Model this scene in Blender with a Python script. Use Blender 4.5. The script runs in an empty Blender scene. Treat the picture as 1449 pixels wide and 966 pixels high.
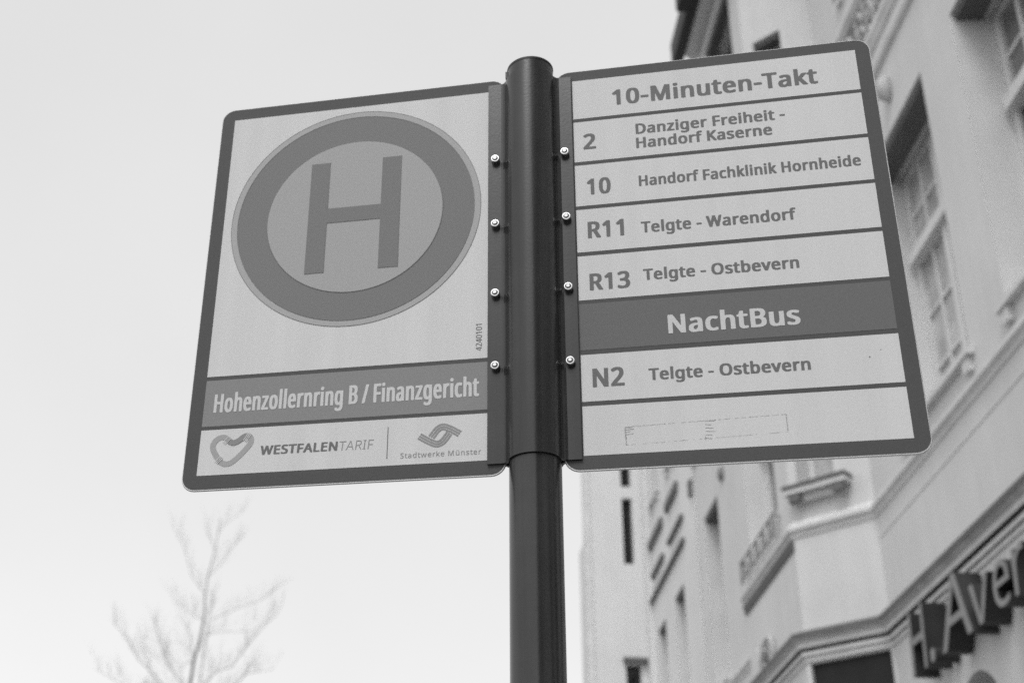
import bpy, bmesh, math, random
from mathutils import Vector, Matrix
from mathutils.geometry import delaunay_2d_cdt

random.seed(7)
sc = bpy.context.scene
COL = sc.collection
R = math.radians

# ------------------------------------------------------------------ camera
PITCH, ROLL = 0.464, 0.04333
CAM_Z = 1.6
cd = bpy.data.cameras.new("camera")
cam = bpy.data.objects.new("camera", cd)
COL.objects.link(cam)
fwd = Vector((0, math.cos(PITCH), math.sin(PITCH)))
rt = Vector((1, 0, 0))
upv = rt.cross(fwd)
rr = rt * math.cos(ROLL) + upv * math.sin(ROLL)
uu = -rt * math.sin(ROLL) + upv * math.cos(ROLL)
M3 = Matrix((rr, uu, -fwd)).transposed()
cam.matrix_world = Matrix.Translation((0, 0, CAM_Z)) @ M3.to_4x4()
cd.sensor_fit = 'HORIZONTAL'
cd.sensor_width = 36.0
cd.lens = 36.0 * 1900 / 1449
cd.shift_x = 184.76 / 1449
cd.shift_y = 87.2 / 1449
cd.clip_start = 0.05
cd.clip_end = 3000
cd.dof.use_dof = True
cd.dof.focus_distance = 1.66
cd.dof.aperture_fstop = 5.6
cd.dof.aperture_blades = 9
sc.camera = cam

# ------------------------------------------------------------------ sky, sun, exposure
SUN_EL, SUN_AZ = R(56), R(205)          # azimuth clockwise from +Y: behind the camera, to its left
world = bpy.data.worlds.new("World")
sc.world = world
world.use_nodes = True
wn = world.node_tree
wn.nodes.clear()
sky = wn.nodes.new("ShaderNodeTexSky")
sky.sky_type = 'NISHITA'
sky.sun_disc = False
sky.sun_elevation = SUN_EL
sky.sun_rotation = SUN_AZ
sky.air_density = 1.0
sky.dust_density = 3.0
sky.ozone_density = 1.0
bw = wn.nodes.new("ShaderNodeRGBToBW")   # black-and-white film
bg = wn.nodes.new("ShaderNodeBackground")
bg.inputs['Strength'].default_value = 0.10
wo = wn.nodes.new("ShaderNodeOutputWorld")
wn.links.new(sky.outputs[0], bw.inputs[0])
cl = wn.nodes.new("ShaderNodeMath")      # high overcast: an even pale veil of cloud over the sky
cl.operation = 'MULTIPLY_ADD'
cl.inputs[1].default_value = 1.05
cl.inputs[2].default_value = 6.15
wn.links.new(bw.outputs[0], cl.inputs[0])
cn = wn.nodes.new("ShaderNodeTexNoise")    # barely visible unevenness of the cloud
cn.inputs['Scale'].default_value = 2.6
cn.inputs['Detail'].default_value = 5
wt = wn.nodes.new("ShaderNodeTexCoord")
wn.links.new(wt.outputs['Generated'], cn.inputs['Vector'])
cm = wn.nodes.new("ShaderNodeMapRange")
cm.inputs['From Min'].default_value = 0.3
cm.inputs['From Max'].default_value = 0.7
cm.inputs['To Min'].default_value = 0.965
cm.inputs['To Max'].default_value = 1.03
wn.links.new(cn.outputs['Fac'], cm.inputs['Value'])
cx = wn.nodes.new("ShaderNodeMath")
cx.operation = 'MULTIPLY'
wn.links.new(cl.outputs[0], cx.inputs[0])
wn.links.new(cm.outputs['Result'], cx.inputs[1])
wn.links.new(cx.outputs[0], bg.inputs['Color'])
wn.links.new(bg.outputs[0], wo.inputs['Surface'])

sl = bpy.data.lights.new("sun", 'SUN')
sl.energy = 1.3
sl.angle = R(25)
sl.color = (1, 1, 1)
sun = bpy.data.objects.new("sun", sl)
COL.objects.link(sun)
sdir = Vector((math.sin(SUN_AZ) * math.cos(SUN_EL), math.cos(SUN_AZ) * math.cos(SUN_EL), math.sin(SUN_EL)))
sun.rotation_euler = sdir.to_track_quat('Z', 'Y').to_euler()
sun.location = sdir * 50

sc.render.engine = 'CYCLES'
sc.cycles.use_denoising = False          # the photograph has film grain
sc.cycles.max_bounces = 6
sc.view_settings.view_transform = 'Standard'
sc.view_settings.look = 'None'
sc.view_settings.gamma = 1.0
sc.view_settings.use_curve_mapping = False
sc.view_settings.exposure = 0.0

# ------------------------------------------------------------------ materials (all greys)
def mat(name, v, rough=0.6, metal=0.0, noise=0.0, nscale=8.0, bump=0.0, bscale=60.0, spec=0.5, coat=0.0, streak=0.0, sscale=(6, 6, 0.35)):
    m = bpy.data.materials.new(name)
    m.use_nodes = True
    nt = m.node_tree
    b = nt.nodes['Principled BSDF']
    b.inputs['Roughness'].default_value = rough
    b.inputs['Metallic'].default_value = metal
    b.inputs['Specular IOR Level'].default_value = spec
    b.inputs['Coat Weight'].default_value = coat
    b.inputs['Coat Roughness'].default_value = 0.12
    tc = nt.nodes.new('ShaderNodeTexCoord')
    if noise > 0:
        n = nt.nodes.new('ShaderNodeTexNoise')
        n.inputs['Scale'].default_value = nscale
        n.inputs['Detail'].default_value = 8
        n.inputs['Roughness'].default_value = 0.65
        nt.links.new(tc.outputs['Object'], n.inputs['Vector'])
        mr = nt.nodes.new('ShaderNodeMapRange')
        mr.inputs['From Min'].default_value = 0.3
        mr.inputs['From Max'].default_value = 0.7
        mr.inputs['To Min'].default_value = v * (1 - noise)
        mr.inputs['To Max'].default_value = v * (1 + noise)
        nt.links.new(n.outputs['Fac'], mr.inputs['Value'])
        out = mr.outputs['Result']
        if streak > 0:                    # rain streaks running down
            mp = nt.nodes.new('ShaderNodeMapping')
            mp.inputs['Scale'].default_value = sscale
            nt.links.new(tc.outputs['Object'], mp.inputs['Vector'])
            n2 = nt.nodes.new('ShaderNodeTexNoise')
            n2.inputs['Scale'].default_value = 1.3
            n2.inputs['Detail'].default_value = 6
            nt.links.new(mp.outputs[0], n2.inputs['Vector'])
            m2 = nt.nodes.new('ShaderNodeMapRange')
            m2.inputs['From Min'].default_value = 0.35
            m2.inputs['From Max'].default_value = 0.7
            m2.inputs['To Min'].default_value = 1.0
            m2.inputs['To Max'].default_value = 1.0 - streak
            nt.links.new(n2.outputs['Fac'], m2.inputs['Value'])
            mu = nt.nodes.new('ShaderNodeMath')
            mu.operation = 'MULTIPLY'
            nt.links.new(out, mu.inputs[0])
            nt.links.new(m2.outputs['Result'], mu.inputs[1])
            out = mu.outputs[0]
        nt.links.new(out, b.inputs['Base Color'])
    else:
        b.inputs['Base Color'].default_value = (v, v, v, 1)
    if bump > 0:
        n3 = nt.nodes.new('ShaderNodeTexNoise')
        n3.inputs['Scale'].default_value = bscale
        n3.inputs['Detail'].default_value = 6
        nt.links.new(tc.outputs['Object'], n3.inputs['Vector'])
        bp = nt.nodes.new('ShaderNodeBump')
        bp.inputs['Strength'].default_value = bump
        bp.inputs['Distance'].default_value = 0.01
        nt.links.new(n3.outputs['Fac'], bp.inputs['Height'])
        nt.links.new(bp.outputs['Normal'], b.inputs['Normal'])
    return m

M = dict(
    white=mat('white reflective film', 0.66, 0.65, spec=0.25, noise=0.03, nscale=420, streak=0.07, sscale=(22, 22, 0.9)),
    frame=mat('dark grey film', 0.080, 0.65, spec=0.25, noise=0.09, nscale=420),
    band=mat('mid grey band film', 0.245, 0.65, spec=0.25, noise=0.07, nscale=420),
    night=mat('night band film', 0.145, 0.65, spec=0.25, noise=0.08, nscale=420),
    rim=mat('pale rim film', 0.40, 0.65, spec=0.25, noise=0.06, nscale=420),
    ring=mat('emblem ring film', 0.190, 0.65, spec=0.25, noise=0.07, nscale=420),
    inner=mat('emblem field film', 0.375, 0.65, spec=0.25, noise=0.06, nscale=420),
    line=mat('thin dark outline', 0.13, 0.5),
    ink=mat('grey printed letters', 0.155, 0.65, spec=0.25, noise=0.06, nscale=420),
    ink2=mat('fine grey print', 0.235, 0.5),
    paleink=mat('pale printed letters', 0.60, 0.65, spec=0.25, noise=0.05, nscale=420),
    heart=mat('pale heart print', 0.33, 0.5),
    heart2=mat('darker heart print', 0.22, 0.5),
    residue=mat('glue residue', 0.36, 0.8, noise=0.4, nscale=300),
    alu=mat('sheet aluminium edge', 0.70, 0.4, metal=0.2),
    clamp=mat('dark grey clamp paint', 0.030, 0.24, noise=0.22, nscale=18, bump=0.02, bscale=300, streak=0.45, sscale=(75, 75, 1.6)),
    pole=mat('dark grey pole paint', 0.036, 0.22, noise=0.22, nscale=18, bump=0.02, bscale=300, streak=0.45, sscale=(75, 75, 1.6)),
    cap=mat('black pole cap', 0.02, 0.5),
    bolt=mat('bright steel', 0.60, 0.30, metal=1.0),
    groove=mat('dark groove', 0.03, 0.6),
    plaster=mat('pale painted plaster', 0.63, 0.85, noise=0.06, nscale=1.3, bump=0.15, bscale=40, streak=0.06),
    plaster2=mat('light plaster', 0.70, 0.85, noise=0.06, nscale=1.0, bump=0.15, bscale=40, streak=0.04),
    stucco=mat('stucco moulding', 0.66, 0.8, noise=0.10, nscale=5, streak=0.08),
    cove=mat('darker cove stucco', 0.52, 0.85, noise=0.15, nscale=5, streak=0.15),  # coves and reliefs, a darker grey than the plain stucco
    flash_shade=mat('zinc flashing and groove shade', 0.12, 0.6, noise=0.15, nscale=6),
    reveal=mat('white reveal paint', 0.66, 0.8, noise=0.05, nscale=3),
    frieze=mat('grey frieze stucco', 0.20, 0.85, noise=0.3, nscale=7),
    moulddark=mat('dark moulding and painted shade', 0.13, 0.8, noise=0.15, nscale=5),
    woodwhite=mat('white window paint', 0.66, 0.5, noise=0.05, nscale=8),
    glass=mat('window glass over net curtain', 0.17, 0.06, noise=0.4, nscale=2.2, spec=0.6),
    curtain=mat('net curtain behind glass', 0.42, 0.08, noise=0.35, nscale=4, spec=0.5),
    glassdark=mat('dark window glass', 0.02, 0.06, spec=0.5),
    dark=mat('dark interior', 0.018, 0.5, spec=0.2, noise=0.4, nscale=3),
    irongrey=mat('grey painted iron', 0.26, 0.6),
    soffitshade=mat('grey shutter box', 0.11, 0.6, noise=0.15, nscale=3),
    iron=mat('wrought iron', 0.05, 0.5),
    roof=mat('slate roof', 0.07, 0.7, noise=0.25, nscale=6, bump=0.3, bscale=12),
    eave=mat('dark eave boards', 0.035, 0.7, noise=0.2, nscale=6),
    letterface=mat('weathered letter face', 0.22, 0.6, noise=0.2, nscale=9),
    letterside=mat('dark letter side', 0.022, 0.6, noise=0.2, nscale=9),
    bark=mat('grey bark', 0.17, 0.9, noise=0.3, nscale=10),
    asphalt=mat('asphalt', 0.06, 0.9, noise=0.25, nscale=20, bump=0.2, bscale=150),
    paving=mat('concrete paving', 0.24, 0.9, noise=0.2, nscale=4, bump=0.2, bscale=60),
    kerb=mat('granite kerb', 0.28, 0.8, noise=0.2, nscale=30),
    brick=mat('dark brick', 0.10, 0.85, noise=0.2, nscale=9),
    soil=mat('ground', 0.11, 0.95, noise=0.3, nscale=0.6),
)

# ------------------------------------------------------------------ helpers
def tag(o, label=None, cat=None, group=None, kind=None):
    if label: o['label'] = label
    if cat: o['category'] = cat
    if group: o['group'] = group
    if kind: o['kind'] = kind
    return o

def empty(name, loc=(0, 0, 0), rz=0.0):
    o = bpy.data.objects.new(name, None)
    o.empty_display_size = 0.2
    o.location = loc
    o.rotation_euler = (0, 0, rz)
    COL.objects.link(o)
    return o

def obj(name, verts, faces, mats, parent=None, smooth=None, midx=None, recalc=True):
    me = bpy.data.meshes.new(name)
    me.from_pydata([tuple(v) for v in verts], [], faces)
    for m in (mats if isinstance(mats, (list, tuple)) else [mats]):
        me.materials.append(m)
    if midx:
        for p, i in zip(me.polygons, midx): p.material_index = i
    if recalc:
        b = bmesh.new(); b.from_mesh(me)
        bmesh.ops.recalc_face_normals(b, faces=b.faces)
        b.to_mesh(me); b.free()
    if smooth is not None:
        for p in me.polygons: p.use_smooth = True
        me.set_sharp_from_angle(angle=R(smooth))
    me.update()
    o = bpy.data.objects.new(name, me)
    COL.objects.link(o)
    if parent: o.parent = parent
    return o

class MB:
    """collects shapes for ONE mesh"""
    def __init__(s): s.v = []; s.f = []; s.m = []
    def add(s, vs, fs, m=0):
        k = len(s.v); s.v += [tuple(v) for v in vs]
        s.f += [[i + k for i in f] for f in fs]; s.m += [m] * len(fs)
    def box(s, x0, x1, y0, y1, z0, z1, m=0):
        v = [(x, y, z) for x in (x0, x1) for y in (y0, y1) for z in (z0, z1)]
        s.add(v, [(0, 1, 3, 2), (4, 6, 7, 5), (0, 4, 5, 1), (2, 3, 7, 6), (0, 2, 6, 4), (1, 5, 7, 3)], m)
    def obox(s, P, a, b, c, u0, u1, v0, v1, w0, w1, m=0):
        """box along three given axes from point P"""
        P, a, b, c = Vector(P), Vector(a), Vector(b), Vector(c)
        v = [P + a * x + b * y + c * z for x in (u0, u1) for y in (v0, v1) for z in (w0, w1)]
        s.add(v, [(0, 1, 3, 2), (4, 6, 7, 5), (0, 4, 5, 1), (2, 3, 7, 6), (0, 2, 6, 4), (1, 5, 7, 3)], m)
    def tube(s, pts, radii, n=8, m=0):
        pts = [Vector(p) for p in pts]
        rings = []
        for i, p in enumerate(pts):
            t = (pts[min(i + 1, len(pts) - 1)] - pts[max(i - 1, 0)]).normalized()
            a = t.cross(Vector((0.13, 0.97, 0.21))).normalized(); b = t.cross(a)
            r = radii[i] if isinstance(radii, (list, tuple)) else radii
            rings.append([p + (a * math.cos(2 * math.pi * k / n) + b * math.sin(2 * math.pi * k / n)) * r for k in range(n)])
        vs = [v for r_ in rings for v in r_]
        fs = []
        for i in range(len(pts) - 1):
            for k in range(n):
                fs.append((i * n + k, i * n + (k + 1) % n, (i + 1) * n + (k + 1) % n, (i + 1) * n + k))
        fs.append(tuple(range(n - 1, -1, -1))); fs.append(tuple(range((len(pts) - 1) * n, len(pts) * n)))
        s.add(vs, fs, m)
    def lathe(s, prof, n=24, origin=(0, 0, 0), axis='Z', m=0):
        """prof: (radius, height) from bottom to top, round the axis"""
        o = Vector(origin); vs = []; fs = []
        for r, h in prof:
            for k in range(n):
                c, d = math.cos(2 * math.pi * k / n) * r, math.sin(2 * math.pi * k / n) * r
                vs.append(o + (Vector((c, d, h)) if axis == 'Z' else Vector((c, -h, d))))
        L = len(prof)
        for i in range(L - 1):
            for k in range(n):
                fs.append((i * n + k, i * n + (k + 1) % n, (i + 1) * n + (k + 1) % n, (i + 1) * n + k))
        fs.append(tuple(range(n - 1, -1, -1))); fs.append(tuple(range((L - 1) * n, L * n)))
        s.add(vs, fs, m)
    def build(s, name, mats, parent=None, smooth=None):
        return obj(name, s.v, s.f, mats, parent, smooth, s.m)

# ------------------------------------------------------------------ ground (setting)
FAC_H = R(2.2)                             # the street's heading
STREET_RZ = math.pi / 2 - FAC_H            # local x = along the street, local y = towards the street, z up
K = 3.6
def street_empty(name, s=0, y=0):
    e_ = Vector((math.sin(FAC_H), math.cos(FAC_H), 0)); n_ = Vector((-math.cos(FAC_H), math.sin(FAC_H), 0))
    return empty(name, e_ * s + n_ * y, STREET_RZ)

def sheet(name, s0, s1, y0, y1, z, m, th=0.0):
    mb = MB()
    if th: mb.box(s0, s1, y0, y1, z - th, z)
    else: mb.add([(s0, y0, z), (s1, y0, z), (s1, y1, z), (s0, y1, z)], [(0, 1, 2, 3)])
    o = mb.build(name, m)
    o.rotation_euler = (0, 0, STREET_RZ)
    return tag(o, kind='structure')

sheet('ground', -900, 900, -900, 900, -0.16, M['soil'])
sheet('road', -300, 300, 0.45, 5.3, -0.12, M['asphalt'])
sheet('pavement', -300, 300, -K * 1.0 - 0.6, 0.30, 0.0, M['paving'], 0.14)
sheet('kerb', -300, 300, 0.304, 0.446, -0.005, M['kerb'], 0.15)
sheet('pavement', -300, 300, 5.45, 9.0, 0.0, M['paving'], 0.14)
sheet('kerb', -300, 300, 5.304, 5.446, -0.005, M['kerb'], 0.15)

# ------------------------------------------------------------------ bus stop sign
PLATE_O = Vector((0.18777, 1.46998, 2.50377))
YAW = -0.2363
stop = empty('bus_stop_sign', (PLATE_O.x, PLATE_O.y, 0), YAW)
tag(stop, 'dark grey bus stop pole with two framed sign plates bolted to either side of it', 'bus stop sign')
ZO = PLATE_O.z                              # plate coordinate (x, y) -> local (x, -depth_towards_viewer, ZO + y)

def rrect(x0, x1, y0, y1, r, n=8):
    pts = []
    for cx, cy, a0 in ((x1 - r, y0 + r, -90), (x1 - r, y1 - r, 0), (x0 + r, y1 - r, 90), (x0 + r, y0 + r, 180)):
        for k in range(n + 1):
            a = R(a0 + 90 * k / n)
            pts.append((cx + r * math.cos(a), cy + r * math.sin(a)))
    return pts

def slab(pts, d0, d1):
    """outline -> closed plate between depths d0 and d1 (towards the viewer)"""
    n = len(pts)
    v = [(x, -d1, ZO + y) for x, y in pts] + [(x, -d0, ZO + y) for x, y in pts]
    f = [tuple(range(n)), tuple(range(2 * n - 1, n - 1, -1))] + [(i, i + n, (i + 1) % n + n, (i + 1) % n) for i in range(n)]
    return v, f

def film(name, polys, d, m, parent, th=0.0002):
    mb = MB()
    for p in polys:
        v, f = slab(p, d - th, d); mb.add(v, f)
    return mb.build(name, m, parent)

def rect(x0, x1, y0, y1): return [(x0, y0), (x1, y0), (x1, y1), (x0, y1)]

def ringpoly(mb, cx, cy, r0, r1, d, n=96):
    vs = []; fs = []
    for k in range(n):
        a = 2 * math.pi * k / n
        for r in (r0, r1): vs.append((cx + r * math.cos(a), -d, ZO + cy + r * math.sin(a)))
    for k in range(n):
        j = (k + 1) % n
        fs.append((2 * k, 2 * k + 1, 2 * j + 1, 2 * j))
    mb.add(vs, fs)

def ribbon(pts, w, close=False):
    """polyline -> outline strips (list of quads)"""
    P = [Vector(p) for p in pts]; n = len(P); L = []; Rr = []
    for i in range(n):
        a = P[i - 1] if (i or close) else P[i]
        b = P[(i + 1) % n] if (i < n - 1 or close) else P[i]
        t = (b - a).normalized(); q = Vector((-t.y, t.x)) * w / 2
        L.append(P[i] + q); Rr.append(P[i] - q)
    out = []
    for i in range(n if close else n - 1):
        j = (i + 1) % n
        out.append([tuple(Rr[i]), tuple(Rr[j]), tuple(L[j]), tuple(L[i])])
    return out

def strip(name, quads, d, m, parent):
    mb = MB()
    for q in quads: mb.add([(x, -d, ZO + y) for x, y in q], [(0, 1, 2, 3)])
    return mb.build(name, m, parent)

# letter outlines (humanist sans), in thousandths of an em: advance, then closed loops "x,y x,y ...;..."
GLYPHS = {
 'bold': {
  ' ': (0.2209, ''),
  '-': (0.2996, '33,172 5,174 0,176 -3,180 -3,247 -2,252 2,256 8,257 39,259 225,258 253,257 258,255 262,250 262,183 261,178 257,175 250,173 219,171'),
  '.': (0.2563, '96,-23 71,-22 59,-19 45,-12 32,0 27,9 22,24 22,62 25,74 31,85 40,95 49,101 71,108 103,109 117,109 142,108 156,104 168,99 182,87 189,76 192,63 192,23 189,10 184,2 172,-10 164,-15 143,-22 112,-23'),
  '/': (0.3397, '9,-12 -16,-10 -23,-8 -27,-4 -27,9 184,575 189,581 197,583 228,585 289,584 314,583 322,581 325,575 324,562 114,-2 109,-8 101,-10 70,-12'),
  '0': (0.5001, '208,-20 183,-18 154,-14 137,-9 114,1 93,15 73,33 57,52 45,73 35,93 25,120 15,156 9,193 4,248 4,329 5,356 15,423 25,460 31,477 43,504 53,520 65,536 82,552 94,562 112,573 128,580 151,587 187,592 219,594 250,593 272,592 297,589 326,580 345,571 372,553 389,536 403,518 416,496 426,474 436,448 445,410 450,379 455,323 455,248 454,221 447,167 439,132 431,106 422,84 406,56 397,42 375,20 359,9 339,-3 301,-15 275,-18 245,-20;223,68 229,67 239,69 248,74 261,83 273,98 286,119 297,149 303,179 308,210 311,249 311,324 310,348 305,387 295,431 283,459 275,473 266,485 251,497 234,505 228,506 222,505 208,498 196,490 182,473 173,457 163,432 156,402 149,359 146,315 146,259 149,215 156,171 163,143 174,113 190,90 206,76'),
  '1': (0.5001, '216,-12 187,-9 182,-7 180,0 179,421 177,423 172,421 144,399 137,395 82,394 76,397 70,401 38,443 36,448 36,457 40,462 149,547 188,578 199,583 235,585 277,585 308,583 316,581 320,575 320,-2 316,-8 308,-10 277,-12'),
  '2': (0.5001, '40,-12 13,-10 7,-8 4,-5 3,4 3,59 4,65 86,150 185,249 222,290 240,310 260,340 274,368 282,393 286,426 282,448 279,457 273,470 266,481 261,486 246,497 230,504 221,506 211,506 183,498 158,486 118,458 111,456 58,455 51,458 44,463 13,503 9,510 10,520 14,525 35,540 71,562 97,574 138,586 171,591 201,592 243,592 286,589 321,581 336,576 357,566 377,552 403,525 415,504 425,478 429,450 429,406 423,368 416,350 405,325 388,297 367,268 330,227 189,85 185,79 187,78 193,77 410,77 446,74 451,71 453,65 453,1 452,-5 449,-8 443,-10 410,-12'),
  '3': (0.5001, '159,-20 115,-17 72,-10 36,0 4,14 2,17 1,21 1,93 4,98 12,100 64,100 101,85 136,74 184,65 203,64 229,69 248,76 267,86 281,101 290,113 296,126 300,142 303,163 301,179 297,196 292,206 283,218 268,230 251,239 239,244 220,248 189,253 129,253 100,255 92,257 89,260 88,265 88,324 90,332 97,335 129,338 179,338 193,340 222,347 242,357 261,371 277,393 282,407 286,421 286,443 280,465 273,477 265,486 254,495 242,501 220,508 207,508 176,500 143,486 107,464 101,463 84,463 50,463 43,464 39,467 5,513 4,524 7,531 37,551 62,564 84,573 107,581 134,587 161,591 218,593 276,591 301,587 339,577 364,565 383,551 400,534 409,521 422,498 427,482 430,467 432,446 430,410 425,385 418,369 403,345 388,329 372,317 352,306 349,302 353,299 386,285 406,270 419,257 426,248 438,227 442,215 447,196 449,181 449,143 445,120 442,104 437,90 426,68 407,44 397,34 381,21 351,5 318,-7 281,-15 250,-18 218,-20'),
  'A': (0.5538, '1,-12 -24,-10 -31,-8 -35,-4 -35,9 176,551 186,578 190,583 201,586 231,588 281,588 315,586 323,582 331,565 424,325 546,10 547,-2 543,-8 535,-10 506,-12 445,-12 412,-10 403,-7 399,-2 338,156 335,161 333,164 182,164 176,163 172,157 111,-2 108,-7 100,-10 68,-12;212,254 295,253 300,254 301,256 301,260 270,345 259,373 257,375 254,375 213,267 210,257'),
  'B': (0.5626, '79,-12 49,-9 44,-7 42,0 42,570 43,576 44,579 52,583 85,585 271,585 324,581 349,578 393,568 430,554 455,537 468,523 478,509 488,485 494,457 495,421 493,403 488,381 485,370 478,356 462,335 441,318 421,306 418,303 421,300 455,284 471,272 488,255 495,245 503,229 509,212 514,179 514,146 511,120 506,103 500,85 482,57 459,33 437,19 407,5 368,-6 332,-10 301,-12;189,75 271,74 285,76 301,79 313,84 330,93 341,103 352,120 358,132 362,146 364,170 362,189 357,206 346,223 337,232 327,239 312,247 279,255 263,257 196,257 190,256 187,254 186,248 186,82 186,78;189,342 259,341 276,343 302,349 316,356 326,363 335,376 342,389 346,406 348,423 346,437 342,453 334,467 324,477 301,489 268,497 251,499 195,499 188,498 186,495 186,490 186,351 186,345'),
  'D': (0.6268, '79,-12 49,-9 44,-7 42,0 42,570 43,576 44,579 52,583 87,585 279,585 329,581 366,575 409,562 445,546 476,525 512,490 525,473 539,451 548,432 557,407 565,378 570,345 572,326 572,256 567,212 560,184 549,151 539,128 524,104 507,82 485,60 457,38 442,29 418,17 370,1 327,-7 265,-12;189,75 230,74 249,76 284,82 315,92 343,107 367,126 384,146 396,165 410,198 418,229 423,265 423,317 418,353 413,373 404,398 387,428 379,439 370,448 360,457 340,472 320,482 299,489 273,495 248,499 193,499 189,498 187,496 186,84 186,78'),
  'E': (0.4873, '79,-12 49,-9 44,-7 42,0 42,568 43,578 46,581 52,583 85,585 390,585 424,583 432,579 434,575 434,506 430,501 424,499 393,497 189,496 187,494 186,490 186,389 186,348 187,345 190,343 377,342 409,341 414,339 418,335 419,329 419,267 416,260 412,258 376,255 193,255 187,253 186,246 186,82 187,78 193,75 391,75 427,73 432,70 434,64 434,-4 430,-8 424,-10 391,-12'),
  'F': (0.4576, '79,-12 49,-9 44,-7 42,0 42,568 43,578 46,581 52,583 85,585 390,585 426,582 432,579 434,573 434,510 432,503 424,499 393,497 326,497 195,497 190,497 187,495 186,487 186,323 188,320 193,319 376,319 412,316 416,314 419,307 419,243 418,237 414,234 409,232 377,230 195,230 188,229 186,226 186,221 186,3 185,-5 180,-9 173,-11 143,-12'),
  'H': (0.6356, '79,-12 49,-9 44,-7 42,0 42,570 43,576 44,579 52,583 84,585 143,585 176,583 182,581 185,578 186,570 186,351 186,346 188,344 196,343 399,343 405,344 408,350 408,570 409,578 412,581 418,583 449,585 509,585 538,583 545,582 549,579 552,571 552,3 551,-4 549,-7 541,-10 510,-12 451,-12 418,-10 412,-8 409,-5 408,3 408,246 407,251 405,254 398,255 195,255 188,254 186,248 186,3 185,-5 180,-9 173,-11 143,-12'),
  'K': (0.5378, '79,-12 49,-9 44,-7 42,0 42,570 43,576 44,579 54,583 98,585 143,585 173,583 179,582 184,579 186,571 186,389 187,383 188,381 191,383 205,396 356,567 371,581 379,583 410,585 480,585 515,582 520,579 522,575 521,567 518,560 424,457 318,341 305,326 304,321 307,315 527,14 531,4 531,-2 529,-7 521,-10 487,-12 416,-12 385,-10 377,-7 345,34 208,220 201,226 196,224 190,219 187,215 186,210 186,3 185,-5 180,-9 173,-11 143,-12'),
  'L': (0.4616, '79,-12 49,-9 44,-7 42,0 43,576 46,581 52,583 85,585 143,585 174,583 180,581 185,578 186,570 186,371 186,87 187,79 190,77 195,77 393,77 429,74 434,71 436,65 435,-4 432,-8 426,-10 393,-12'),
  'M': (0.7687, '79,-12 49,-9 44,-7 42,0 42,570 43,576 46,581 54,583 84,585 177,585 210,583 216,581 220,578 242,523 355,220 362,206 365,207 367,210 501,560 507,576 512,581 520,583 549,585 641,585 676,583 684,579 686,571 686,400 686,3 685,-4 682,-8 674,-10 645,-12 585,-12 552,-10 546,-8 543,-5 542,3 542,276 542,285 540,288 537,284 532,273 432,10 424,-7 416,-10 384,-12 335,-12 305,-10 298,-8 292,0 187,279 182,288 180,285 180,276 179,-4 176,-8 168,-10 137,-12'),
  'N': (0.6509, '79,-12 49,-9 44,-7 42,0 42,570 43,576 44,579 54,583 98,585 157,585 188,583 196,579 420,234 426,227 427,229 428,237 429,576 432,581 440,583 471,585 531,584 560,582 565,579 567,573 567,3 567,-4 565,-7 555,-10 512,-12 452,-12 421,-10 413,-7 388,31 191,337 185,345 182,347 180,345 180,337 179,-4 176,-8 168,-10 137,-12'),
  'O': (0.6677, '286,-20 244,-17 214,-12 186,-5 153,9 128,23 109,36 84,60 70,77 56,98 44,120 31,154 23,184 17,220 13,254 13,320 15,342 18,367 26,404 34,429 47,460 57,477 76,504 95,524 111,538 134,555 152,564 177,575 214,585 245,590 267,592 297,594 339,593 363,592 405,587 439,578 470,566 491,555 517,536 535,520 555,496 566,481 582,451 594,421 603,388 610,352 613,315 613,260 612,237 607,202 601,174 593,149 580,118 566,93 554,76 536,55 514,35 497,23 472,8 445,-3 413,-12 364,-19 334,-20;305,68 317,67 330,69 361,78 380,87 391,94 415,117 432,142 447,174 458,215 465,265 465,309 458,359 448,398 433,431 422,448 409,465 386,482 370,492 356,497 341,501 322,505 306,505 294,503 275,498 258,491 237,479 223,468 212,457 194,432 179,399 167,354 162,312 162,260 168,213 178,177 184,162 195,140 213,116 225,103 242,91 256,83 270,77 284,72'),
  'R': (0.5402, '79,-12 49,-9 44,-7 42,0 42,570 43,576 45,579 52,583 87,585 263,585 312,581 345,576 385,564 405,555 426,542 448,520 464,495 474,467 480,434 480,384 472,346 464,328 454,312 446,302 431,287 413,273 377,253 375,248 520,10 522,0 520,-7 512,-10 479,-12 407,-12 377,-10 370,-8 363,0 234,220 227,224 195,224 188,223 186,217 186,3 185,-5 180,-9 173,-11 143,-12;189,310 237,310 266,315 284,321 298,329 307,336 315,346 323,359 331,382 333,395 333,420 329,437 325,450 317,464 307,474 288,486 271,492 254,495 241,497 195,497 190,497 187,495 186,489 186,318 186,314'),
  'S': (0.4817, '162,-20 119,-17 79,-12 39,-2 9,10 6,13 5,20 5,87 6,93 11,97 17,98 69,98 123,80 175,69 190,67 206,67 233,73 248,79 264,88 274,96 283,109 290,123 294,142 294,152 291,170 284,185 275,198 253,215 219,233 139,265 106,280 78,298 51,321 37,338 28,354 20,374 16,390 12,427 12,442 15,471 25,502 36,519 45,531 69,553 83,562 101,572 137,584 162,589 206,592 264,592 309,589 340,584 376,575 404,565 420,558 424,551 423,538 403,483 399,479 392,477 365,476 339,477 295,492 256,501 233,505 208,500 194,493 178,482 170,473 164,460 160,449 157,434 159,418 163,404 169,393 178,381 198,365 236,345 308,317 350,296 379,278 408,252 424,227 430,213 435,198 438,174 438,131 436,117 433,101 426,82 419,68 408,52 396,38 381,26 362,13 347,5 309,-9 267,-17 222,-20'),
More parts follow.
